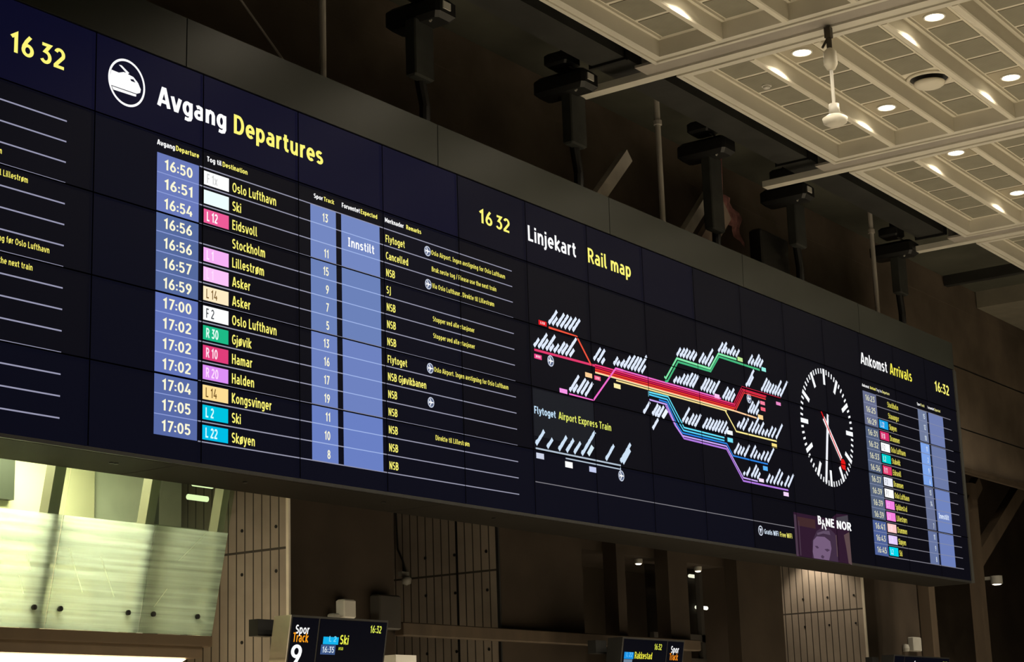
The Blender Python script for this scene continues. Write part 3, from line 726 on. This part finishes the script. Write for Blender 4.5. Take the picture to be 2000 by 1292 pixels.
NAMES = [[(15.80,6.10,0.24), (15.87,6.10,0.14), (15.95,6.10,0.23), (16.03,6.10,0.23), (16.11,6.10,0.21), (16.19,6.10,0.23), (16.27,6.10,0.22)], [(15.50,5.80,0.14), (15.58,5.80,0.25), (15.65,5.80,0.17), (15.73,5.80,0.26), (15.80,5.80,0.11), (15.88,5.80,0.14), (15.96,5.80,0.20), (16.03,5.80,0.18), (16.11,5.80,0.32), (16.19,5.80,0.13)],
 [(16.68,5.84,0.22), (16.76,5.83,0.23), (16.84,5.82,0.10)], [(17.10,5.85,0.14), (17.17,5.85,0.09), (17.25,5.85,0.13), (17.32,5.85,0.22), (17.40,5.85,0.26), (17.48,5.85,0.26), (17.55,5.85,0.25), (17.63,5.85,0.31), (17.71,5.85,0.14)], [(16.16,5.41,0.28), (16.23,5.41,0.13), (16.31,5.41,0.26), (16.39,5.41,0.23), (16.47,5.40,0.24)],
 [(18.56,6.19,0.15), (18.64,6.19,0.17), (18.71,6.19,0.18), (18.79,6.19,0.16), (18.87,6.19,0.19), (18.95,6.19,0.16)], [(19.10,6.19,0.20), (19.18,6.19,0.15), (19.25,6.19,0.32), (19.33,6.18,0.21)],
 [(19.62,6.41,0.19), (19.70,6.41,0.22), (19.77,6.42,0.12), (19.85,6.42,0.10), (19.92,6.42,0.18), (20.00,6.42,0.12), (20.08,6.42,0.15)], [(20.41,6.38,0.19), (20.49,6.38,0.12), (20.57,6.38,0.24), (20.64,6.38,0.18), (20.72,6.38,0.16)],
 [(18.45,5.84,0.12), (18.53,5.85,0.12), (18.60,5.85,0.19), (18.68,5.85,0.20), (18.75,5.85,0.26), (18.83,5.85,0.25), (18.90,5.85,0.24)], [(19.11,5.85,0.23), (19.18,5.85,0.24), (19.25,5.84,0.24), (19.33,5.84,0.22), (19.41,5.84,0.28)],
 [(19.66,5.82,0.23), (19.73,5.81,0.20), (19.80,5.81,0.25), (19.88,5.81,0.16)], [(20.73,6.07,0.27), (20.81,6.07,0.24), (20.88,6.07,0.20), (20.96,6.07,0.20), (21.04,6.07,0.19), (21.11,6.07,0.31), (21.19,6.07,0.16), (21.27,6.07,0.34)],
 [(20.31,6.07,0.35), (20.38,6.08,0.21)], [(20.32,5.73,0.23), (20.39,5.73,0.18), (20.46,5.73,0.27), (20.54,5.73,0.11)],
 [(18.61,5.39,0.27), (18.68,5.38,0.11), (18.75,5.37,0.21), (18.83,5.37,0.21), (18.90,5.36,0.25)], [(19.10,5.37,0.20), (19.18,5.37,0.22), (19.26,5.37,0.20), (19.34,5.37,0.21), (19.41,5.37,0.22), (19.49,5.37,0.22), (19.57,5.37,0.23), (19.65,5.36,0.15)],
 [(20.00,5.50,0.11), (20.07,5.49,0.21), (20.15,5.48,0.24)], [(20.30,5.48,0.20), (20.39,5.48,0.30), (20.48,5.48,0.18), (20.57,5.48,0.24), (20.66,5.48,0.11), (20.75,5.48,0.13), (20.84,5.48,0.21), (20.94,5.48,0.20)], [(21.06,5.48,0.30)],
 [(19.88,5.15,0.20), (19.97,5.15,0.16), (20.05,5.15,0.15), (20.14,5.14,0.23)], [(20.31,5.15,0.23), (20.40,5.15,0.15), (20.50,5.15,0.11), (20.59,5.15,0.17), (20.69,5.15,0.18), (20.78,5.14,0.28)],
 [(20.09,4.90,0.06), (20.17,4.90,0.16)], [(20.30,4.90,0.23), (20.38,4.90,0.18), (20.46,4.89,0.12)], [(20.71,4.87,0.16), (20.81,4.87,0.14), (20.91,4.87,0.30), (21.01,4.87,0.25), (21.11,4.87,0.08), (21.22,4.87,0.21), (21.32,4.87,0.26)]]
NAMES2 = [[(17.71,5.37,0.22)], [(17.91,5.38,0.20), (17.97,5.37,0.19), (18.03,5.36,0.22)], [(17.90,5.21,0.19)]]
FLY = [[(15.47,4.74,0.23)], [(15.68,4.73,0.15)], [(15.90,4.73,0.23), (16.05,4.73,0.21), (16.20,4.73,0.19), (16.35,4.73,0.19)], [(16.35,4.73,0.41)], [(16.84,4.73,0.26)], [(17.15,4.74,0.33), (17.20,4.73,0.24)]]
def names(clusters, wd, parent, rgb=(226, 236, 255)):
    rnd = random.Random(11)
    for cl in clusters:
        m = MB()
        for x, z, L in cl:
            n = max(3, int(L/.028)); d = .70711
            up = []; dn = []
            for k in range(n+1):
                q = L*k/n; a = wd*(.36+.14*rnd.random()+(.16 if k in (1,) else 0)); b2 = wd*(.40+.06*rnd.random())
                up.append((x+q*d-a*d, z+q*d+a*d)); dn.append((x+q*d+b2*d, z+q*d-b2*d))
            for k in range(n): m.poly([dn[k], dn[k+1], up[k+1], up[k]], C3)
        obj('station_names', m, E(rgb), parent)
names(NAMES, .043, mp_)
names(NAMES2, .046, mp_)
m = MB().poly([(18.228, 5.495), (18.278, 5.462), (18.160, 5.354), (18.117, 5.391)], C3)
obj('station_box', m, E((240, 246, 255)), mp_)
for q in ((15.808, 5.689), (20.369, 5.916)): plane_icon(q[0], q[1], .062, mp_)
# airport express strip below the map
fl = MB().rect(15.465, 17.155, 4.690, 4.708, C2).rect(16.03, 17.155, 4.648, 4.662, C2).rect(17.14, 17.152, 4.61, 4.70, C2)
fl = obj('airport_line', fl, E((176, 190, 206)), bd)
obj('strip_glow', MB().rect(15.45, 16.64, 4.83, 5.343, C1), screen('lcd_glow_strip', (26, 28, 34)), fl)
obj('strip_heading', MB().text('Flytoget', 15.463, 5.070, .080, C2, .405, bold=.02), E((196, 226, 250)), fl)
obj('strip_heading', MB().text('Airport Express Train', 15.922, 5.070, .080, C2, 1.062, bold=.01), E((226, 232, 104)), fl)
names(FLY, .050, fl, (206, 226, 246))
obj('station_box', MB().poly([(16.500, 4.727), (16.607, 4.834), (16.553, 4.864), (16.457, 4.762)], C3), E((216, 236, 246)), fl)
for a, b, c in (((15.470, 4.654), (15.614, 4.594), (206, 212, 232)), ((16.016, 4.623), (16.161, 4.558), WHITE), ((16.492, 4.619), (16.633, 4.560), (196, 204, 238))):
    obj('line_tag', MB().rect(a[0], b[0], b[1], a[1], C2), E(c), fl)
q = (17.151, 4.582); plane_icon(q[0], q[1], .062, fl)

# --- station clock
cx, cz = 22.665, 5.833
m = MB()
for i in range(60):
    an = math.radians(6*i); big = i % 5 == 0
    r0, r1, wd = (.600, .825, .062) if big else (.752, .825, .030)
    s_, c_ = math.sin(an), math.cos(an)
    m.band([(cx+r0*s_, cz+r0*c_), (cx+r1*s_, cz+r1*c_)], wd, C2)
ck = obj('clock_face', m, E((250, 252, 255)), bd)
def hand(name, deg, r0, r1, wd, rgb, pl, knob=None):
    an = math.radians(deg); s_, c_ = math.sin(an), math.cos(an)
    m = MB().band([(cx+r0*s_, cz+r0*c_), (cx+r1*s_, cz+r1*c_)], wd, pl)
    if knob: m.disc(cx+knob[0]*s_, cz+knob[0]*c_, knob[1], pl)
    obj(name, m, E(rgb), ck)
hand('minute_hand', 192, -.19, .80, .060, (246, 248, 255), C2)
hand('hour_hand', 137, -.16, .55, .075, (250, 244, 246), C3)
hand('second_hand', 138.5, -.27, .74, .024, (230, 26, 24), C4, (.63, .075))

# --- arrivals
obj('heading', MB().text('Ankomst', 23.96, 6.940, .172, C2, .945, bold=.014), E(WHITE), bd)
obj('heading_translation', MB().text('Arrivals', 25.0, 6.940, .172, C2, .83, bold=.006), E((248, 238, 84)), bd)
digits('16', '32', 26.74, .585, .160, 6.935, True)
ar = MB()
for i in range(15): ar.rect(24.41, 27.29, row_top(i)-.020, row_top(i)-.008, C1)
ar = obj('arrivals_table', ar, E((120, 118, 128)), bd)
def colA(name, x0, x1, cols):
    m = MB(); ms = [E(c) for c in cols]+[E((132, 142, 176))]
    for i in range(14):
        m.rect(x0, x1, row_top(i+1)-.014, row_top(i)-.014-(.012 if i in (3, 7, 11) else 0), C1, GRP[i])
        if i not in (0, 3, 7, 11): m.rect(x0, x1, row_top(i)-.018, row_top(i)-.010, C2, len(cols))
    obj(name, m, ms, ar)
colA('time_column', 23.935, 24.415, DIMB)
colA('track_column', 25.955, 26.305, [(112, 124, 156), (126, 164, 232), (104, 114, 148), (102, 116, 158)])
colA('expected_column', 26.362, 26.960, [(112, 126, 176), (108, 122, 166), (112, 132, 190), (108, 126, 184)])
for tx, x, wd, c in (('Ankomst', 23.94, .25, WHITE), ('Arrival', 24.22, .20, YEL), ('Tog fra', 24.44, .19, (220, 220, 220)), ('Departure', 24.65, .26, (226, 220, 140)),
                     ('Spor', 25.95, .13, WHITE), ('Track', 26.09, .15, (226, 220, 140)), ('Forventet', 26.36, .26, WHITE), ('Expected', 26.64, .23, (226, 220, 140))):
    obj('column_heading', MB().text(tx, x, 6.60, .042, C2, wd, bold=.02), E(c), ar)
AR = [('16:23', None, '', 'Stockholm', '15'), ('16:25', None, '', 'Stavanger', '12'), ('16:29', (24, 160, 226), 'L 22', 'Sk\u00f8yen', '10'), ('16:31', (216, 44, 104), 'R 10', 'Drammen', '11'),
      ('16:32', WH, 'F 2', 'Oslo Lufthavn', '2'), ('16:33', (0, 208, 206), 'L 2', 'Stabekk', '9'), ('16:36', (226, 58, 106), 'R 11', 'Eidsvoll', '6'), ('16:37', (240, 242, 252), 'F 2', 'Drammen', '13'),
      ('16:39', WH, 'F 1', 'Oslo Lufthavn', '14'), ('16:39', (244, 130, 226), 'L 1', 'Spikkestad', ''), ('16:39', (246, 130, 222), 'L 1', 'Lillestr\u00f8m', '7'), ('16:41', (255, 206, 204), 'L 12', 'Drammen', '11'),
      ('16:43', (226, 204, 252), 'L 21', 'Sk\u00f8yen', '9'), ('16:45', (0, 216, 236), 'L 2', 'Ski', '8')]
for i, (tm, bc, bt, dest, trk) in enumerate(AR):
    t = row_top(i)-.014; z = t-.132
    obj('arrival_time', MB().text(tm, 24.02, z, .086, C3, .325, bold=.0), E((226, 224, 190)), ar)
    if bc:
        obj('line_badge', MB().rect(24.45, 24.765, t-.146, t-.022, C2), E(bc), ar)
        obj('badge_number', MB().text(bt, 24.50, t-.126, .078, C3, sx=.82, bold=.0), E((120, 120, 130) if bt[0] == 'F' else (246, 240, 255)), ar)
    obj('origin_name', MB().text(dest, 24.80, z, .084, C3, sx=.94, bold=0), E((236, 226, 96)), ar)
    if trk: obj('track_number', MB().text(trk, 26.215, z, .080, C3, sx=.92, align='R', bold=.0), E((226, 236, 240)), ar)
obj('delay_text', MB().text('Innstilt', 26.44, row_top(9)-.135, .080, C3, .40, bold=.02), E((226, 238, 255)), ar)

# --- advertising picture, logo and the free wifi note
ad = obj('advert_picture', MB().rect(21.43, 23.12, 3.975, 4.55, C1).poly([(22.55, 4.55), (23.12, 4.55), (23.12, 4.66), (22.75, 4.64)], C1), E((48, 27, 46)), bd)
obj('picture_border', MB().rect(21.43, 21.50, 3.975, 4.52, C2).rect(21.55, 21.575, 3.99, 4.45, C2), E((74, 56, 72)), ad)
obj('picture_shelf', MB().rect(21.53, 22.06, 4.38, 4.50, C2), E((66, 42, 44)), ad)
obj('picture_hair', MB().poly([(21.902, 3.978), (21.930, 4.203), (22.086, 4.352), (22.286, 4.424), (22.508, 4.414), (22.660, 4.355), (22.708, 4.162), (22.692, 3.975)][::-1], C2), E((64, 46, 66)), ad)
obj('picture_face', MB().poly([(21.941, 3.978), (21.919, 4.065), (21.959, 4.218), (22.074, 4.279), (22.312, 4.290), (22.480, 4.243), (22.504, 4.148), (22.447, 4.046), (22.404, 3.981)][::-1], C3), E((116, 92, 122)), ad)
m = MB()
for a, b in (((600, 860), (680, 900)), ((790, 915), (890, 955))):
    pass
m.poly([(21.987, 4.145), (22.069, 4.152), (22.115, 4.125), (22.048, 4.115)][::-1], C4)
m.poly([(22.276, 4.121), (22.382, 4.135), (22.451, 4.119), (22.359, 4.092)][::-1], C4)
m.poly([(22.157, 4.020), (22.200, 4.040), (22.260, 4.020), (22.223, 3.990), (22.169, 3.996)][::-1], C4)
obj('picture_eyes', m, E((76, 56, 80)), ad)
obj('picture_parting', MB().poly([(22.082, 4.324), (22.277, 4.367), (22.471, 4.383), (22.494, 4.328), (22.271, 4.332), (22.093, 4.297)][::-1], C4), E((96, 78, 100)), ad)
obj('picture_curtain', MB().poly([(22.931, 4.362), (23.115, 4.419), (23.126, 3.964), (23.021, 3.979), (22.982, 4.182)][::-1], C3).poly([(22.665, 4.342), (22.693, 4.344), (22.688, 4.049), (22.664, 4.047)][::-1], C3), E((92, 72, 74)), ad)
obj('picture_window', MB().poly([(22.731, 4.587), (23.106, 4.651), (23.110, 4.533), (22.744, 4.517)][::-1], C2), E((70, 66, 74)), ad)
lg = bp(.010)
m = MB().text('B', 22.135, 4.448, .112, lg, .105, bold=.04).text('NE', 22.375, 4.440, .112, lg, .265, bold=.04).text('NOR', 22.72, 4.436, .112, lg, .470, bold=.04)
m.disc(22.295, 4.502, .022, lg)
m.band([(22.282, 4.465), (22.255, 4.395)], .030, lg).band([(22.318, 4.465), (22.372, 4.392)], .030, lg).band([(22.255, 4.470), (22.345, 4.462)], .020, lg)
obj('operator_logo', m, E(WHITE), bd)
m = MB().ring(20.463, 4.228, .050, .064, C2).poly([(20.463, 4.185), (20.498, 4.255), (20.428, 4.255)], C2)
wf = obj('wifi_symbol', m, E((214, 222, 236)), bd)
obj('wifi_text', MB().text('Gratis WiFi', 20.562, 4.196, .062, C2, .39, bold=.015), E((214, 230, 246)), wf)
obj('wifi_text', MB().text('Free WiFi', 20.995, 4.194, .062, C2, .345, bold=.015), E((232, 226, 110)), wf)

# ================================================================== lit glass kiosk at lower left
kb = thing('glass_kiosk', 'lit kiosk gallery with leaning frosted glass panes under the board', 'kiosk', (9.5, 12.0, 2.5))
def gp(x, z, off=0): return (x, 11.28+.22*(3.96-z)+off, z)
def pane(x0, x1, bolts, streaks, label):
    m = MB(); th = .014
    v = [gp(x0, 2.70), gp(x1, 2.70), gp(x1, 4.10), gp(x0, 4.10), gp(x0, 2.70, th), gp(x1, 2.70, th), gp(x1, 4.10, th), gp(x0, 4.10, th)]
    m.add(v, [(0, 1, 2, 3), (7, 6, 5, 4), (0, 4, 5, 1), (1, 5, 6, 2), (2, 6, 7, 3), (3, 7, 4, 0)])
    p_ = obj('glass_pane', m, M_glass, kb)
    if label: p_['label'] = label
    b = MB()
    for x in bolts: b.tube(gp(x, 2.86, -.02), gp(x, 2.86, .05), .022, 12)
    obj('stand_off_bolt', b, M_black, p_)
    s_ = MB()
    for a, c in streaks: s_.quad(gp(a[0]-.006, a[1], -.002), gp(a[0]+.006, a[1], -.002), gp(c[0]+.006, c[1], -.002), gp(c[0]-.006, c[1], -.002))
    if streaks: obj('scratch_line', s_, M_glass_line, p_)
pane(7.8, 8.84, (), (), None)
pane(8.85, 9.86, (9.72,), (((9.56, 3.28), (9.63, 3.14)), ((9.52, 3.10), (9.60, 2.95))), 'left pane glowing warm yellow')
pane(9.875, 10.88, (9.99, 10.73), (((9.98, 3.34), (10.20, 3.00)), ((10.33, 3.30), (10.55, 2.98))), 'middle frosted pane')
pane(10.895, 11.77, (11.02, 11.55), (((11.22, 3.32), (11.50, 3.58)), ((11.02, 2.92), (11.14, 3.08))), 'right pane, greener glass')
m = MB()
for x, wd in ((8.84, .10), (9.80, .115), (10.86, .10), (11.72, .08)):
    v = [gp(x-wd/2, 2.66, .05), gp(x+wd/2, 2.66, .05), gp(x+wd/2, 4.3, .05), gp(x-wd/2, 4.3, .05), gp(x-wd/2, 2.66, .16), gp(x+wd/2, 2.66, .16), gp(x+wd/2, 4.3, .16), gp(x-wd/2, 4.3, .16)]
    obj('mullion', MB().add(v, [(0, 1, 2, 3), (7, 6, 5, 4), (0, 4, 5, 1), (1, 5, 6, 2), (2, 6, 7, 3), (3, 7, 4, 0)]), mat('bronze_mullion', (.24, .21, .16), .5, .1), kb)
obj('ledge', MB().box(5, 11.72, 11.50, 11.95, 2.60, 2.69).box(5, 11.62, 11.52, 12.0, 2.50, 2.60), mat('dark_brown_ledge', (.110, .072, .036), .6), kb)
q = (11.750, 11.906)
obj('soffit_light', MB().quad((5, 11.56, 2.49), (11.46, 11.56, 2.49), (q[0], q[1], 2.49), (q[0]-.9, 12.9, 2.49), (5, 12.9, 2.49)), E((255, 226, 178), 9.0), kb)
obj('gallery_floor', MB().box(5, 11.6, 11.62, 13.4, 2.52, 2.66), M_timber, kb)
obj('gallery_back', MB().box(5, 13.2, 13.4, 13.5, 2.5, 4.6), mat('kiosk_grey_green_wall', (.78, .80, .72), .6), kb)
obj('bright_partition', MB().box(7.5, 11.17, 12.45, 12.52, 2.66, 4.40), mat('kiosk_cream_wall', (.82, .76, .56), .6, 0, .03), kb)
obj('grey_partition', MB().box(11.17, 11.84, 12.50, 12.56, 2.66, 4.40), mat('kiosk_grey_green_wall', (.78, .80, .72), .6), kb)
obj('dark_partition', MB().box(11.83, 12.02, 12.5, 12.6, 2.66, 4.40).box(8.9, 10.20, 12.38, 12.45, 3.86, 4.40), mat('kiosk_dark_panel', (.05, .055, .045), .5), kb)
obj('roof_panel', MB().box(5, 12.0, 11.30, 13.45, 4.40, 4.46), M_white, kb)
obj('ceiling_lamp', MB().box(8.4, 10.55, 11.66, 12.0, 4.36, 4.40), E((255, 243, 206), 50.0), kb)
for q in ((12.700, 4.268), (12.630, 4.130)):
    obj('tube_lamp', MB().tube((q[0]-.13, 12.6, q[1]), (q[0]+.13, 12.6, q[1]), .028), E((236, 240, 190), 1.6), kb)
obj('window_rail', MB().box(10.9, 11.75, 11.60, 11.64, 3.60, 3.65), M_grey, kb)

# ================================================================== track signs hanging under the board
def sign(x0, x1, zt, left_number, label, cap=None, grp='track signs under the board'):
    t = thing('track_sign', label, 'information screen', ((x0+x1)/2, 11.1, zt-.6), grp)
    def sm(d): return lambda x, z: (x, 11.0+.17*(zt-z)-d, z)
    a, b = sm(0), sm(-.20)
    v = [a(x0, zt-.62), a(x1, zt-.62), a(x1, zt), a(x0, zt), b(x0, zt-.62), b(x1, zt-.62), b(x1, zt), b(x0, zt)]
    obj('housing', MB().add(v, [(0, 1, 2, 3), (7, 6, 5, 4), (0, 4, 5, 1), (1, 5, 6, 2), (2, 6, 7, 3), (3, 7, 4, 0)]), M_black, t)
    v = [sm(.0)(x0-.012, zt-.62), sm(-.2)(x0-.012, zt-.62), sm(-.2)(x0-.012, zt), sm(.0)(x0-.012, zt)]
    w_ = [(p_[0]+.012, p_[1], p_[2]) for p_ in v]
    obj('end_cap', MB().add(v+w_, [(3, 2, 1, 0), (4, 5, 6, 7), (0, 1, 5, 4), (1, 2, 6, 5), (2, 3, 7, 6), (3, 0, 4, 7)]), cap or M_black, t)
    obj('end_bracket', MB().box(x0-.11, x0+.12, 11.31, 11.42, zt-.17, zt-.02), M_black, t)
    obj('wall_arm', MB().box(x1-.25, x1-.17, 11.2, 12.0, zt-.30, zt-.22), M_black, t)
    xs = x0+(.385 if left_number else (x1-x0)-.40)
    sc = MB().rect(x0+.02, xs-.01, zt-.60, zt-.02, sm(.003)).rect(xs+.01, x1-.02, zt-.60, zt-.02, sm(.003))
    sc = obj('screen', sc, screen('sign_lcd_glow', (5, 6, 14), .2), t)
    return t, sc, sm(.006), sm(.008), zt
t, sc, A, A2, zt = sign(12.215, 13.59, 2.868, True, 'black track sign showing Ski and a big white 9', M_alu)
obj('sign_text', MB().text('Spor', (12.284, 2.705)[0], (12.284, 2.705)[1], .078, A, .185, bold=.012), E(WHITE), sc)
obj('sign_text', MB().text('Track', (12.262, 2.628)[0], (12.262, 2.632)[1], .082, A, .208, bold=.012), E((250, 160, 30)), sc)
obj('track_number', MB().text('9', (12.247, 2.428)[0]+.01, (12.247, 2.419)[1], .190, A, .145, bold=.012), E(WHITE), sc)
q, q2 = (12.674, 2.695), (12.888, 2.623)
obj('line_badge', MB().rect(q[0], q2[0], q2[1], q[1]-.005, A), E((20, 178, 236)), sc)
obj('badge_number', MB().text('L 2', q[0]+.08, q2[1]+.025, .05, A2, .10), E((120, 220, 250)), sc)
obj('time_cell', MB().rect(q[0]-.02, q2[0]-.03, q2[1]-.092, q2[1]-.004, A), E((62, 86, 132)), sc)
obj('sign_text', MB().text('16:35', q[0]+.0, q2[1]-.075, .055, A2, .165, bold=.006), E((214, 226, 236)), sc)
obj('sign_text', MB().text('Ski', (12.910, 2.632)[0], (12.910, 2.628)[1], .085, A, .12, bold=.008), E((240, 244, 80)), sc)
obj('sign_text', MB().text('NSB', (12.902, 2.576)[0], (12.902, 2.576)[1], .026, A, .065, bold=.02), E((190, 200, 60)), sc)
obj('sign_text', MB().text('16:32', (13.328, 2.745)[0], (13.328, 2.745)[1], .068, A, .165, bold=.004), E((226, 236, 90)), sc)
t, sc, A, A2, zt = sign(17.86, 19.265, 2.850, False, 'black track sign showing Rakkestad, farther along under the board')
obj('sign_text', MB().text('16:32', (18.562, 2.723)[0], (18.562, 2.723)[1], .068, A, .17, bold=.006), E((226, 232, 80)), sc)
q, q2 = (17.905, 2.683), (18.112, 2.606)
obj('line_badge', MB().rect(q[0], q2[0], q2[1], q[1], A), E((30, 146, 226)), sc)
obj('badge_number', MB().text('L 22', q[0]+.05, q2[1]+.025, .05, A2, .13), E((110, 200, 250)), sc)
obj('time_cell', MB().rect(q[0], q2[0]-.02, q2[1]-.10, q2[1]-.005, A), E((110, 130, 150)), sc)
obj('sign_text', MB().text('Rakkestad', (18.136, 2.612)[0], (18.136, 2.612)[1], .078, A, .39, bold=.006), E((238, 232, 70)), sc)
obj('sign_text', MB().text('Spor', (18.953, 2.697)[0], (18.953, 2.697)[1], .080, A, .185, bold=.012), E(WHITE), sc)
obj('sign_text', MB().text('Track', (18.932, 2.612)[0], (18.932, 2.612)[1], .080, A, .20, bold=.012), E((250, 146, 30)), sc)
t, sc, A, A2, zt = sign(25.50, 27.65, 2.832, True, 'black track sign at the bottom edge, farthest right under the board')
obj('sign_text', MB().text('Spor', 26.25, zt-.155, .078, A, .2, bold=.012), E(WHITE), sc)
obj('sign_text', MB().text('16:32', 27.36, zt-.145, .078, A, .22, bold=.01), E((226, 240, 90)), sc)

# ================================================================== small fittings below the board
tag(obj('timber_rail', MB().bevbox(14.90, 21.2, 11.86, 11.98, 2.825, 2.965, .01), M_timber, None, (17, 11.9, 2.8)), 'long brown timber rail on the piers between two track signs', 'rail')
tag(obj('junction_box', MB().bevbox(13.98, 14.165, 11.88, 12.0, 2.97, 3.16, .015), M_white, None, (14.07, 12, 2.97)), 'pale upright junction box on the left pier above the Ski sign', 'box', 'boxes on the piers')
tag(obj('sensor_box', MB().bevbox(13.85, 13.94, 11.9, 12.0, 2.93, 3.015, .012), M_grey, None, (13.9, 12, 2.93)), 'small grey box left of the pale junction box on the left pier', 'box', 'boxes on the piers')
tag(obj('control_cabinet', MB().bevbox(14.52, 14.87, 11.86, 12.0, 2.88, 3.235, .015), mat('dark_cabinet', (.035, .03, .025), .5), None, (14.7, 12, 2.8)), 'dark wall cabinet at the right end of the left pier', 'cabinet')
tag(obj('junction_box', MB().bevbox(28.40, 28.74, 11.9, 12.0, 3.01, 3.24, .012), M_grey, None, (28.5, 12, 3.0)), 'grey upright junction box on the right pier', 'box', 'boxes on the piers')
tag(obj('sensor_box', MB().lathe((28.19, 11.95, 3.0), [(.05, 0), (.06, .05), (.045, .11), (0, .12)], 16), M_grey, None, (28.19, 12, 3.0)), 'small rounded sensor left of the grey box on the right pier', 'box', 'boxes on the piers')
tag(obj('angled_bracket', MB().bar((14.19, 11.5, 2.50), (14.52, 11.5, 2.50), .17, .2), M_white, None, (14.3, 11.5, 2.45)), 'pale box edge right of the Ski sign at the bottom', 'box')
t = thing('security_camera', 'small pale camera with loose cables on the middle pier', 'camera', (15.55, 13.2, 3.6))
obj('bracket', MB().box(16.70, 16.83, 13.30, 13.36, 3.66, 3.72), M_grey, t)
obj('camera_dome', MB().lathe((16.72, 13.25, 3.60), [(.0, -.05), (.05, -.03), (.06, .03), (.03, .06)], 16), M_grey, t, smooth=True)
obj('loose_cable', MB().path([(16.80, 13.46, 4.5), (16.80, 13.44, 4.0), (16.79, 13.36, 3.86), (16.80, 13.33, 3.72)], .012), M_black, t)
def wall_lamp(x, y, z, r, h, label, name='soffit_lamp', energy=6, k=8, arm=False):
    t = thing(name, label, 'lamp', (x, y, z), 'lamps below the board')
    obj('housing', MB().lathe((x, y, z), [(r*.86, -h/2), (r, -h/2+.01), (r, h/2), (0, h/2)], 24), M_grey, t, smooth=False)
    obj('lens', MB().lathe((x, y, z), [(r*.84, -h/2+.004), (r*.5, -h/2-.012), (0, -h/2-.016)], 24), E((255, 242, 214), k), t)
    if arm: obj('lamp_arm', MB().box(x, 26.80, y-.02, y+.02, z+h/2, z+h/2+.03), M_grey, t)
    if energy:
        ld = bpy.data.lights.new('lamp_spot', 'SPOT'); ld.energy = energy; ld.color = (1, .84, .62); ld.spot_size = math.radians(95); ld.spot_blend = .6; ld.shadow_soft_size = .04
        lo = bpy.data.objects.new('lamp_spot', ld); S.collection.objects.link(lo); lo.parent = t; lo.location = (0, 0, -h/2-.03)
    return t
q = (20.600, 4.004)
wall_lamp(q[0], 12.4, 4.012, .055, .06, 'small lit lamp in the dark recess, left of two', energy=2)
q = (22.197, 4.015)
wall_lamp(q[0], 12.4, 4.012, .055, .06, 'small lit lamp in the dark recess, right of two', energy=2)
wall_lamp(34.15, 12.5, 4.545, .115, .16, 'round lit wall lamp at the far right beside the timber post', 'wall_lamp', energy=4)
wall_lamp(26.45, 12.75, 4.95, .06, .08, 'lamp hidden under the board lighting the right pier', energy=90, arm=True)
obj_ = obj('wall_bracket', MB().box(34.1, 34.2, 12.55, 14.0, 4.56, 4.62), M_grey, None, (34.15, 13, 4.5)); tag(obj_, 'grey arm carrying the round wall lamp at far right', 'bracket')
for q, lab in (((23.808, 4.080), 'short glowing tube standing in for a reflection in the dark door glass, upper one'), ((23.958, 3.622), 'short glowing tube standing in for a reflection in the dark door glass, lower one')):  # glowing tubes added to stand in for fluorescent reflections in the door glass
    tag(obj('reflection_streak', MB().tube((q[0]-.16, 13.36, q[1]), (q[0]+.16, 13.36, q[1]), .026).box(q[0]-.03, q[0]+.03, 13.36, 13.4, q[1]-.02, q[1]+.02), E((240, 240, 220), 3.0), None, (q[0], 13.36, q[1])), lab, 'lamp')
